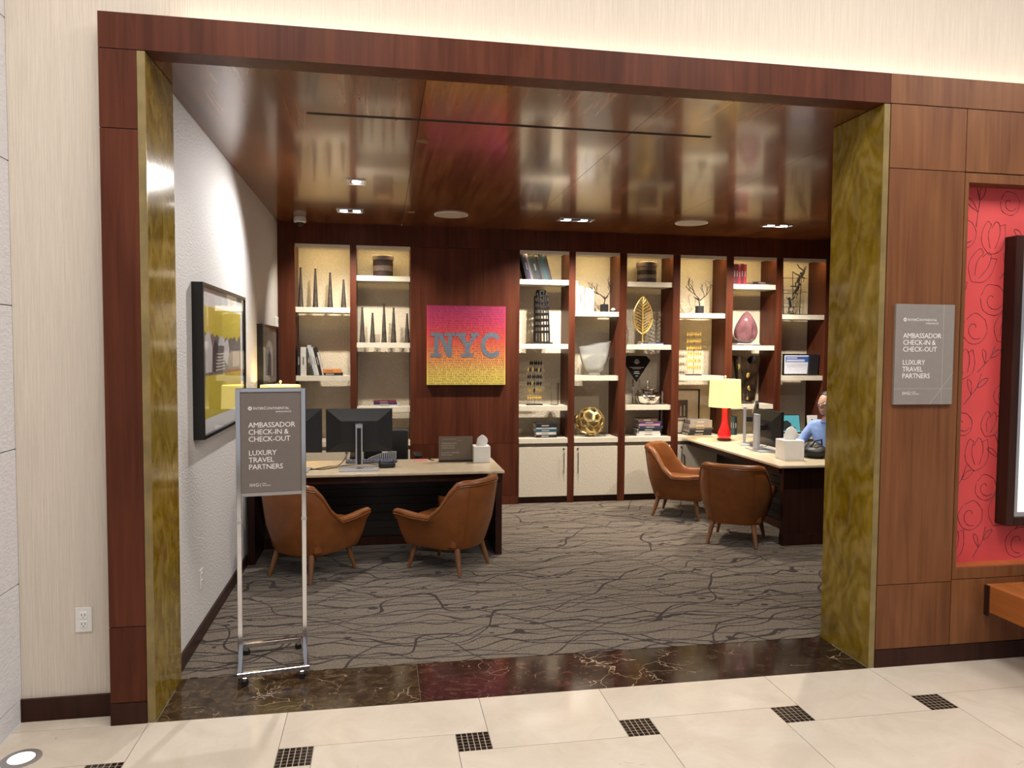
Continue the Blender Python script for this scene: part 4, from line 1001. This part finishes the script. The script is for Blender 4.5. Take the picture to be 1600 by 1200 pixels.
# ---------------------------------------------------------------- gold leaf-row sculptures
def gold_rows(px, pyt, zb, w, lab, dark):
    p = on(px, 500); h = on(px, pyt).z-zb
    t = thing('gold_sculpture', lab, 'sculpture', (p.x, SY, zb)); MB().box(-.09, .09, -.035, .035, 0, .014, .002).build('base', M['black_matte'], t)
    MB().lathe([(.0022, .014), (.0022, h)], 8).build('rod', M['black_matte'], t)
    rng = random.Random(px)
    for r in range(6):
        z = .09+(h-.13)*r/5
        MB().tube([(-w, 0, z), (w, 0, z)], .0016, 6).build('wire', M['antique_gold'], t)
        for k in range(7):
            x = -w+2*w*k/6+rng.uniform(-.004, .004)
            mt = M['gold'] if (rng.random() > dark*(r/5)) else M['black_matte']
            MB().raw([(x-.013, -.004, z), (x, -.008, z+.034), (x+.013, -.003, z), (x, .005, z-.030), (x, .006, z)], [(0, 2, 1), (0, 3, 2), (0, 1, 4), (1, 2, 4), (2, 3, 4), (3, 0, 4)]).build('gold_leaf', mt, t, smooth=0)
gold_rows(836, 562, 1.092, .072, 'gold and black leaf sculpture on a rod beside the glass cylinder', .9)
gold_rows(1085, 517, 1.427, .078, 'bright gold leaf sculpture on a rod below the twig tree', 0)
p0, p1 = on(862, 631), on(872, 598); t = thing('glass_cylinder', 'tall clear glass cylinder vase beside the gold leaf sculpture', 'vase', ((p0.x+p1.x)/2, SY, 1.092))
hc = p1.z-1.092; MB().lathe([(.005, .0), (.042, 0), (.042, hc), (.038, hc), (.038, .012), (.005, .012)], 28).build('vase_wall', M['glass'], t)
# ---------------------------------------------------------------- twig trees
def twig(px, zb, lab, seed, ht, mirror=1):
    p = on(px, 486); t = thing('twig_tree', lab, 'sculpture', (p.x, SY, zb)); rng = random.Random(seed)
    BX('pot', M['black_matte'], t, -.038, .038, -.038, .038, 0, .09, .002)
    mb = MB()
    def branch(pt, d, ln, r, lv):
        pts = [pt]; q = pt.copy(); dd = d.copy()
        for i in range(4):
            dd = (dd+Vector((rng.uniform(-.4, .4), rng.uniform(-.3, .3), rng.uniform(-.15, .3)))).normalized(); q = q+dd*ln/4; pts.append(q.copy())
        mb.tube(pts, [r*(1-.12*i) for i in range(5)], 6)
        if lv > 0:
            for k in range(2 if lv < 3 else 3):
                s = pts[2+(k % 3)] if k < 2 else pts[4]
                branch(s, (dd+Vector((rng.uniform(-1.1, 1.1), rng.uniform(-.6, .6), rng.uniform(-.1, .7)))).normalized(), ln*.72, r*.68, lv-1)
    branch(Vector((0, 0, .085)), Vector((0, 0, 1)), ht*.34, .008, 1)
    branch(Vector((0, 0, .16)), Vector((-.7*mirror, .1, .75)), ht*.5, .0065, 3); branch(Vector((0, 0, .15)), Vector((.8*mirror, -.1, .55)), ht*.5, .006, 3)
    mb.build('branches', M['twig'], t)
twig(944, 2.146, 'dark twig tree in black pot beside the pale books', 5, .26); twig(1093, 2.146, 'dark twig tree in black pot above the bright gold sculpture', 12, .30)
p = on(959, 484); t = thing('stone_ornament', 'small dark ornament with a white dome beside the twig tree', 'ornament', (p.x, SY+.02, 2.146))
MB().lathe([(.03, 0), (.036, .01), (.03, .026)], 20).build('base', M['black_matte'], t); MB().lathe([(.027, .026), (.024, .04), (.012, .05), (.002, .053)], 20).build('dome', M['white_plastic'], t)
# ---------------------------------------------------------------- glass bowl, gold sphere
p0, p1 = on(904, 580), on(954, 538); xc = (p0.x+p1.x)/2; rb = (p1.x-p0.x)/2; hb = p1.z-1.427
t = thing('glass_bowl', 'large clear ice-glass bowl with a sloping rim', 'bowl', (xc, SY, 1.427)); prof = [(.001, .0), (.07, 0), (.085, .02), (.07, .035), (.11, .07), (.155, .15), (.178, .24), (.19, hb), (.178, hb), (.165, .24), (.142, .15), (.10, .08), (.05, .05), (.001, .045)]
MB().lathe(prof, 40, fn=lambda q, a: Vector((q.x*rb/.19, q.y*.68, q.z*(1+.10*q.x/.19*(q.z/hb)**2)+.004*math.sin(5*a+q.z*40)*(q.z/hb)))).build('bowl_body', M['ice_glass'], t, smooth=60)
p0, p1 = on(900, 682), on(946, 634); xc = (p0.x+p1.x)/2; R_ = (p1.x-p0.x)/2*.98
t = thing('gold_sphere', 'antique gold openwork sphere standing on the counter', 'sphere', (xc, SY+.03, .73))
bm = bmesh.new(); bmesh.ops.create_icosphere(bm, subdivisions=2, radius=R_); rng = random.Random(4)
for v in bm.verts: v.co = (v.co+Vector([rng.uniform(-.22, .22)*R_ for _ in range(3)])).normalized()*R_
cen = {f: f.calc_center_median().normalized()*R_ for f in bm.faces}
d = bmesh.new(); nv = {f: d.verts.new(c) for f, c in cen.items()}
for v in bm.verts:
    fs = list(v.link_faces); n = v.co.normalized(); u = (cen[fs[0]]-v.co); u = (u-n*u.dot(n)).normalized(); w_ = n.cross(u)
    fs.sort(key=lambda f: math.atan2((cen[f]-v.co).dot(w_), (cen[f]-v.co).dot(u)))
    cc = sum((cen[f] for f in fs), Vector())/len(fs)
    inn = [d.verts.new(cen[f].lerp(cc, .30).normalized()*R_) for f in fs]; k = len(fs)
    for q in range(k): d.faces.new((nv[fs[q]], nv[fs[(q+1) % k]], inn[(q+1) % k], inn[q]))
bm.free()
me = bpy.data.meshes.new('openwork_shell'); d.to_mesh(me); d.free(); me.materials.append(M['antique_gold'])
o = bpy.data.objects.new('openwork_shell', me); COL.objects.link(o); o.parent = t; o.location = (0, 0, R_)
md = o.modifiers.new('sol', 'SOLIDIFY'); md.thickness = .012; md.offset = -1
MB().lathe([(.045, 0), (.05, .003), (.045, .008)], 24).build('foot_ring', M['black_matte'], t)
# ---------------------------------------------------------------- gold leaf, plaque, pot
p = on(1004, 534); zb = 1.78+.0295; ht = on(1003, 463).z-zb; wl_ = .118
t = thing('gold_leaf_sculpture', 'openwork gold leaf standing on two flat books', 'sculpture', (p.x, SY, zb))
BX('base', M['gold'], t, -.05, .05, -.03, .03, 0, .008, .002)
def lw(q): return wl_*math.sin(math.pi*min(1, max(0, q))**.85)**.8
MB().tube([(0, 0, .006), (0, 0, ht*.5), (-.005, 0, ht)], [.010, .008, .004], 8).build('midrib', M['gold'], t)
ol = [(lw(i/20), 0, ht*(.17+.83*i/20)) for i in range(21)]
MB().tube(ol+[(-x, y, z) for x, y, z in ol[-2:0:-1]], .006, 6, True).build('outline', M['gold'], t)
vb = MB()
for k in range(12):
    q0 = .02+.86*k/11
    for s in (-1, 1):
        q1 = min(.98, q0+.13); x1 = s*lw(q1)*.97; z0, z1 = ht*(.17+.83*q0), ht*(.17+.83*q1)
        vb.tube([(0, 0, z0), (x1*.5, 0, z0*.45+z1*.55), (x1, 0, z1)], .0048, 5)
        vb.tube([(x1*.45, 0, z0*.5+z1*.5), (x1*.75, 0, z0*.6+z1*.4+.004), (x1*.9, 0, z0*.35+z1*.65)], .003, 5)
vb.build('veins', M['gold'], t)
py_ = B+.19; pa = [atY(a, b_, py_) for a, b_ in ((1008, 556), (1016, 563), (994, 597))]
xm = pa[2].x; hwid = pa[1].x-xm; zt_ = pa[0].z; zs = pa[1].z; zb = pa[2].z
t = thing('gem_plaque', 'black gem-shaped award plaque with pale lettering on a clear stand', 'plaque', (xm, py_, 1.092))
MB().prism([(-hwid*.68, zt_-1.092), (hwid*.68, zt_-1.092), (hwid, zs-1.092), (0, zb-1.092), (-hwid, zs-1.092)], 'y', -.012, .012).build('plate', M['black_lacquer'], t, smooth=0)
BX('acrylic_stand', M['glass'], t, -.04, .04, -.03, .03, 0, zb-1.092+.03)
ps = MB()
for k in range(9):
    a = math.radians(20+140*k/8); ps.tube([(0, -.0125, zs-1.092-.045), (.04*math.cos(a), -.0125, zs-1.092-.045+.062*math.sin(a))], .0022, 5)
ps.build('tree_emblem', M['pale_line'], t)
for i, (wd, zz_) in enumerate(((.085, .085), (.05, .10), (.03, .135), (.035, .155), (.012, .185))): BX('engraved_line', M['pale_line'], t, -wd, wd, -.0127, -.012, zs-1.092-zz_, zs-1.092-zz_+.006)
p0, p1 = on(991, 631), on(1033, 594); xc = (p0.x+p1.x)/2; rp = (p1.x-p0.x)/2
t = thing('silver_pot', 'hammered silver lidded pot with a finial', 'pot', (xc, SY, 1.092))
MB().lathe([(.001, 0), (.08, 0), (.09, .012), (.13, .05), (rp, .098), (rp*.96, .112), (.115, .142), (.075, .155), (.07, .16)], 14).build('pot_body', M['mercury'], t, smooth=20)
MB().lathe([(.068, .16), (.10, .175), (.102, .181), (.055, .192), (.03, .205), (.012, .212)], 24).build('lid', M['mercury'], t)
MB().lathe([(.010, .212), (.008, .235), (.017, .25), (.014, .268), (.004, .279)], 16).build('finial', M['mercury'], t)
# ---------------------------------------------------------------- framed photograph in bay 6
x1 = on(1092, 640, B+.27).x; zt_ = on(1080, 608, B+.27).z; x0 = x1-.50
t = thing('framed_photograph', 'dark-framed black and white photograph with wide mat behind the stacked books', 'picture', ((x0+x1)/2, B+.27, .73)); hw_ = (x1-x0)/2; hh = zt_-.73
for a in ((-hw_, -hw_+.014, 0, hh), (hw_-.014, hw_, 0, hh), (-hw_+.014, hw_-.014, 0, .014), (-hw_+.014, hw_-.014, hh-.014, hh)): BX('frame', M['black_lacquer'], t, a[0], a[1], -.02, 0, a[2], a[3])
BX('mat_board', color((.50, .44, .36)), t, -hw_+.014, hw_-.014, -.008, 0, .014, hh-.014)
BX('photo', color((.05, .045, .042)), t, -hw_*.55, hw_*.42, -.0095, -.008, hh*.28, hh*.76)
for i in range(5): BX('photo_highlight', color((.38, .34, .30)), t, -hw_*.5+i*.045, -hw_*.5+i*.045+.016, -.0105, -.0095, hh*.40, hh*(.62+.02*(i % 3)))
BX('photo_highlight', color((.38, .34, .30)), t, -hw_*.5, hw_*.36, -.0105, -.0095, hh*.31, hh*.36)
BX('glass_pane', M['pane'], t, -hw_+.014, hw_-.014, -.0165, -.015, .014, hh-.014)
# ---------------------------------------------------------------- mauve glass, dark vase
p0, p1 = on(1147, 532), on(1184, 487); xc = (p0.x+p1.x)/2; rr_ = (p1.x-p0.x)/2; zb = 1.78+.0272; ht = p1.z-zb
t = thing('mauve_glass_sculpture', 'glossy mauve teardrop glass sculpture with dimples', 'sculpture', (xc, SY, zb))
prof = [(.02, 0), (.55, .0), (.80, .10), (.97, .25), (1.0, .38), (.9, .54), (.70, .70), (.48, .84), (.26, .95), (.05, 1.0)]
def dent(q, a):
    r2 = 1-.42*math.exp(-((a-4.2)**2)/.12-((q.z/ht-.36)**2)/.03)-.36*math.exp(-((a-5.3)**2)/.10-((q.z/ht-.40)**2)/.02)
    return Vector((q.x*r2+.02*(q.z/ht-.5), q.y*r2*.75, q.z))
MB().lathe([(a*rr_, b_*ht) for a, b_ in prof], 48, fn=dent).build('glass_body', M['mauve_glass'], t, smooth=80, sub=1)
p0, p1 = on(1143, 630), on(1189, 556); xc = (p0.x+p1.x)/2; rv = (p1.x-p0.x)/2; ht = p1.z-1.092
t = thing('dark_vase', 'tall dark bronze glass vase with a V-notched rim', 'vase', (xc, SY, 1.092))
def vz(q, a):
    f = q.z/ht; notch = .17*math.exp(-((math.cos(a))**2)/.09)*f**3
    return Vector((q.x, q.y*.55, q.z*(1-notch)+.0)) + Vector((math.sin(q.z*30+a*3), math.sin(q.z*26+a*2), 0))*.006
MB().lathe([(.001, 0), (.55*rv, 0), (.6*rv, .04*ht), (.72*rv, .35*ht), (.86*rv, .7*ht), (1.0*rv, ht), (.93*rv, ht), (.8*rv, .7*ht), (.6*rv, .3*ht), (.3*rv, .08*ht), (.001, .07*ht)], 48, fn=vz).build('vase_body', M['bronze_glass'], t, smooth=50)
for i, (zz_, s) in enumerate(((.60, .03), (.34, .022), (.30, .014), (.12, .018), (.64, .016))):
    MB().ball((-.02+.012*(i % 3), -rv*.42-.0, zz_*ht), s, 1, (.8, .35, 1.2)).build('gold_fleck', M['gold'], t, smooth=0)
# ---------------------------------------------------------------- climbing figures
x0, x1 = on(1224, 480).x, on(1266, 480).x
t = thing('climbers_sculpture', 'black wire frame sculpture with small climbing figures', 'sculpture', ((x0+x1)/2, SY, 2.146)); hw_ = (x1-x0)/2; hz = on(1250, 425).z-2.146
BX('base', M['black_matte'], t, -hw_, hw_, -.07, .07, 0, .012, .002)
for x, y in ((-hw_*.95, .05), (-hw_*.55, -.06), (hw_*.45, .05), (hw_*.9, -.06)): MB().tube([(x*.85, y, .01), (x, y*.9, hz)], .0045, 6).build('rod', M['black_matte'], t)
for z, a, b_ in ((.10, -.95, .5), (.26, -.9, .5), (.28, -.55, .9), (.30, -.9, .5), (hz*.86, -.9, .9)): MB().tube([(a*hw_, .045, z), (b_*hw_, .045, z+.004)], .0035, 6).build('crossbar', M['black_matte'], t)
def climber(c, pose):
    mb = MB(); C = Vector(c)
    mb.tube([C+Vector((0, 0, 0)), C+Vector((pose[0]*.02, 0, .035)), C+Vector((pose[0]*.035, 0, .075))], [.014, .017, .014], 8)
    mb.ball(C+Vector((pose[0]*.045, 0, .098)), .015, 2)
    for s, k in ((-1, pose[1]), (1, pose[2])):
        mb.tube([C+Vector((pose[0]*.035, 0, .07)), C+Vector((s*.035, -.01, .085+k*.02)), C+Vector((s*.06, 0, .10+k*.05))], [.008, .007, .005], 6)
        mb.tube([C, C+Vector((s*.03, -.012, -.02+k*.012)), C+Vector((s*.022, 0, -.065))], [.010, .008, .006], 6)
    mb.build('figure', M['black_matte'], t)
climber((-.08, 0, .10), (-.4, .2, 1)); climber((.0, 0, .40), (1, .3, -1)); climber((.05, 0, .46), (1, 1, .5)); climber((-.02, .02, .27), (1.4, -.5, .2))
# ---------------------------------------------------------------- certificate, tablet, card
x0, x1 = on(1221, 560).x, on(1264, 560).x; zt_ = on(1240, 553).z
t = thing('framed_certificate', 'black-framed certificate with blue heading beside black folders', 'certificate', ((x0+x1)/2, B+.1, 1.427)); hw_ = (x1-x0)/2; hh = zt_-1.427
BX('frame', M['black_lacquer'], t, -hw_, hw_, .0, .02, 0, hh, .002); BX('sheet', color((.62, .64, .72)), t, -hw_+.016, hw_-.016, -.002, 0, .02, hh-.016)
BX('heading', color((.03, .09, .36)), t, -hw_+.03, hw_-.03, -.003, -.002, hh*.62, hh*.88)
for z, a in ((.80, .5), (.71, .85), (.66, .85)): BX('heading_line', M['white_ink'], t, -hw_+.04, -hw_+.04+(2*hw_-.08)*a, -.0036, -.003, hh*z, hh*(z+.03))
for z in (.52, .46, .40): BX('text_line', color((.30, .30, .36)), t, -hw_+.05, hw_-.05-.05*(z < .45), -.0026, -.002, hh*z, hh*(z+.015))
p0, p1 = on(1222, 676), on(1246, 647)
t = thing('tablet_screen', 'tablet screen showing a teal picture on the back counter', 'tablet', ((p0.x+p1.x)/2, B+.10, .73), 0); wv = .13; hv = p1.z-.73
t.rotation_euler = (math.radians(-12), 0, 0)
BX('bezel', M['black_plastic'], t, -wv, wv, 0, .012, 0, hv, .003)
BX('screen', base_mat('teal_screen', (.05, .25, .3), .2, emit=(.14, .40, .46), estr=.4)[0], t, -wv+.01, wv-.01, -.001, 0, .018, hv-.01)
for pts, c in (([(-.1, .04), (.0, .04), (.01, .12), (-.04, .16), (-.1, .15)], (.02, .03, .03)), ([(0, .03), (.07, .03), (.06, .075), (.02, .085)], (.01, .015, .02)), ([(-.12, .02), (.12, .02), (.12, .032), (-.12, .032)], (.2, .5, .7))):
    MB().prism(pts, 'y', -.0016, -.001).build('picture_shape', color(c), t, smooth=0)
p0, p1 = on(1258, 676), on(1284, 648)
t = thing('table_card', 'white card with emblem leaning on the back counter near the seated person', 'card', ((p0.x+p1.x)/2, B+.08, .73)); hw_ = (p1.x-p0.x)/2; hh = p1.z-.73
t.rotation_euler = (math.radians(-8), 0, 0)
BX('card', M['white_paper'], t, -hw_, hw_, 0, .006, 0, hh)
MB().lathe([(.012, 0), (.02, .03), (.008, .055), (.012, .07), (.002, .085)], 14, sy=.1).build('emblem', M['black_matte'], t, loc=(-hw_*.4, -.001, hh*.42))
lettering('IHG', .035, M['black_matte'], t, (-hw_*.4, -.0006, hh*.22), align='CENTER')
for i in range(5): BX('text_line', M['pale_line'], t, .01, hw_-.02, -.0006, 0, hh*(.3+.11*i), hh*(.3+.11*i)+.004)
t = thing('desk_box', 'black equipment box on the counter behind the second desk', 'equipment', (5.95, B+.0, .0)); t.location = (5.55, B+.12, .73)
MB().box(-.05, .05, -.06, .06, 0, .13, .01, 2).build('box_body', M['black_plastic'], t)
# ================================================================ SEATED PERSON
def person(loc, rz):
    t = thing('person', 'person in light blue shirt and glasses seated at the second desk', 'person', loc, rz)
    J = dict(pel=(0, 0, .52), wa=(0, -.01, .66), ch=(0, -.03, .86), nk=(0, -.04, 1.00), hd0=(0, -.055, 1.06),
             sl=(-.17, -.03, .93), el=(-.25, -.14, .74), wl=(-.14, -.34, .745), sr=(.17, -.03, .93), er=(.25, -.14, .74), wr=(.14, -.34, .745),
             hl=(-.10, -.02, .50), kl=(-.12, -.42, .50), al=(-.12, -.40, .10), fl=(-.12, -.52, .04), hr=(.10, -.02, .50), kr=(.12, -.42, .50), ar=(.12, -.40, .10), fr=(.12, -.52, .04))
    Rr = dict(pel=.14, wa=.125, ch=.14, nk=.055, hd0=.055, sl=.07, el=.048, wl=.032, sr=.07, er=.048, wr=.032, hl=.09, kl=.062, al=.042, fl=.038, hr=.09, kr=.062, ar=.042, fr=.038)
    E_ = [('pel', 'wa'), ('wa', 'ch'), ('ch', 'nk'), ('nk', 'hd0'), ('ch', 'sl'), ('sl', 'el'), ('el', 'wl'), ('ch', 'sr'), ('sr', 'er'), ('er', 'wr'), ('pel', 'hl'), ('hl', 'kl'), ('kl', 'al'), ('al', 'fl'), ('pel', 'hr'), ('hr', 'kr'), ('kr', 'ar'), ('ar', 'fr')]
    ks = list(J); me = bpy.data.meshes.new('skeleton'); me.from_pydata([J[k] for k in ks], [(ks.index(a), ks.index(b_)) for a, b_ in E_], [])
    o = bpy.data.objects.new('skeleton', me); COL.objects.link(o)
    md = o.modifiers.new('skin', 'SKIN'); sk = me.skin_vertices[0].data
    for i, k in enumerate(ks): sk[i].radius = (Rr[k], Rr[k]*(.78 if k in ('pel', 'wa', 'ch') else 1)); sk[i].use_root = (k == 'pel')
    s2 = o.modifiers.new('sub', 'SUBSURF'); s2.levels = 2; s2.render_levels = 2
    bpy.context.view_layer.update(); dg = bpy.context.evaluated_depsgraph_get()
    bm_me = bpy.data.meshes.new_from_object(o.evaluated_get(dg)); bpy.data.objects.remove(o)
    mb = MB(); mb.bm.from_mesh(bm_me)
    hc = Vector((0, -.075, 1.17))
    mb.ball(hc, .1, 3, (.76, .93, 1.18)); mb.ball(hc+Vector((0, -.025, -.065)), .06, 3, (.85, .95, .85))
    mb.ball(hc+Vector((0, -.098, -.012)), .016, 2, (.8, 1.2, 1.5)); mb.ball(hc+Vector((0, -.084, -.062)), .018, 2, (1.5, .6, .5))
    for s in (-1, 1):
        mb.ball(hc+Vector((s*.078, .01, -.01)), .022, 2, (.4, .8, 1.3))
        wv = Vector((s*.14, -.34, .745))
        mb.ball(wv+Vector((-s*.01, -.06, -.002)), .038, 2, (.95, 1.2, .5))
        for k in range(4): mb.tube([wv+Vector((s*(.022-.016*k), -.09, 0)), wv+Vector((s*(.024-.017*k), -.13-.006*(k in (1, 2)), .0)), wv+Vector((s*(.024-.017*k), -.155-.008*(k in (1, 2)), -.012))], [.0095, .009, .0075], 8)
        mb.tube([wv+Vector((-s*.03, -.03, 0)), wv+Vector((-s*.055, -.06, -.004)), wv+Vector((-s*.058, -.09, -.008))], [.011, .010, .008], 8)
    o = mb.build('tmp', M['skin'], None, smooth=0)
    rm = o.modifiers.new('rm', 'REMESH'); rm.mode = 'VOXEL'; rm.voxel_size = .0075
    sm = o.modifiers.new('sm', 'SMOOTH'); sm.factor = .5; sm.iterations = 3
    bpy.context.view_layer.update(); fin = bpy.data.meshes.new_from_object(o.evaluated_get(bpy.context.evaluated_depsgraph_get())); bpy.data.objects.remove(o)
    fin.materials.clear()
    for k in ('skin', 'blue_shirt', 'trousers', 'black_matte'): fin.materials.append(M[k])
    for p in fin.polygons:
        c = p.center; p.use_smooth = True
        if c.z > 1.005+.25*max(0, -.05-c.y)*0: mi = 0
        elif c.z > .60: mi = 0 if (c.y < -.315) else 1
        elif c.z > .55 and abs(c.x) < .18 and c.y > -.12: mi = 1
        elif c.z < .075: mi = 3
        else: mi = 2
        p.material_index = mi
    b_ = bpy.data.objects.new('body', fin); COL.objects.link(b_); b_.parent = t
    hm = MB(); hm.ball(hc+Vector((0, .014, .022)), .103, 3, (.80, .93, 1.13))
    for v in list(hm.bm.verts):
        l = v.co-hc
        if (l.y < -.035 and l.z < .085) or l.z < -.05: hm.bm.verts.remove(v)
    hm.build('hair', M['hair'], t, smooth=80)
    for s in (-1, 1):
        MB().ball(hc+Vector((s*.031, -.082, .008)), .0115, 2).build('eye', M['white_paper'], t); MB().ball(hc+Vector((s*.031, -.092, .008)), .0045, 2).build('iris', M['black_matte'], t)
    g = MB()
    for s in (-1, 1):
        g.tube([hc+Vector((s*.033+.026*math.cos(a), -.102, .006+.02*math.sin(a))) for a in [2*math.pi*k/16 for k in range(16)]], .0026, 6, True)
        g.tube([hc+Vector((s*.059, -.10, .01)), hc+Vector((s*.077, -.05, .012)), hc+Vector((s*.08, .015, .004))], .0024, 6)
    g.tube([hc+Vector((-.008, -.103, .012)), hc+Vector((.008, -.103, .012))], .0024, 6); g.build('glasses', M['black_plastic'], t)
    cl_ = MB(); cl_.tube([(.062*math.cos(a), -.04+.06*math.sin(a), .995+.012*math.sin(a)) for a in [2*math.pi*k/20 for k in range(20)]], .012, 8, True); cl_.build('collar', M['blue_shirt'], t)
person((5.665, 3.47, 0), math.radians(-62))
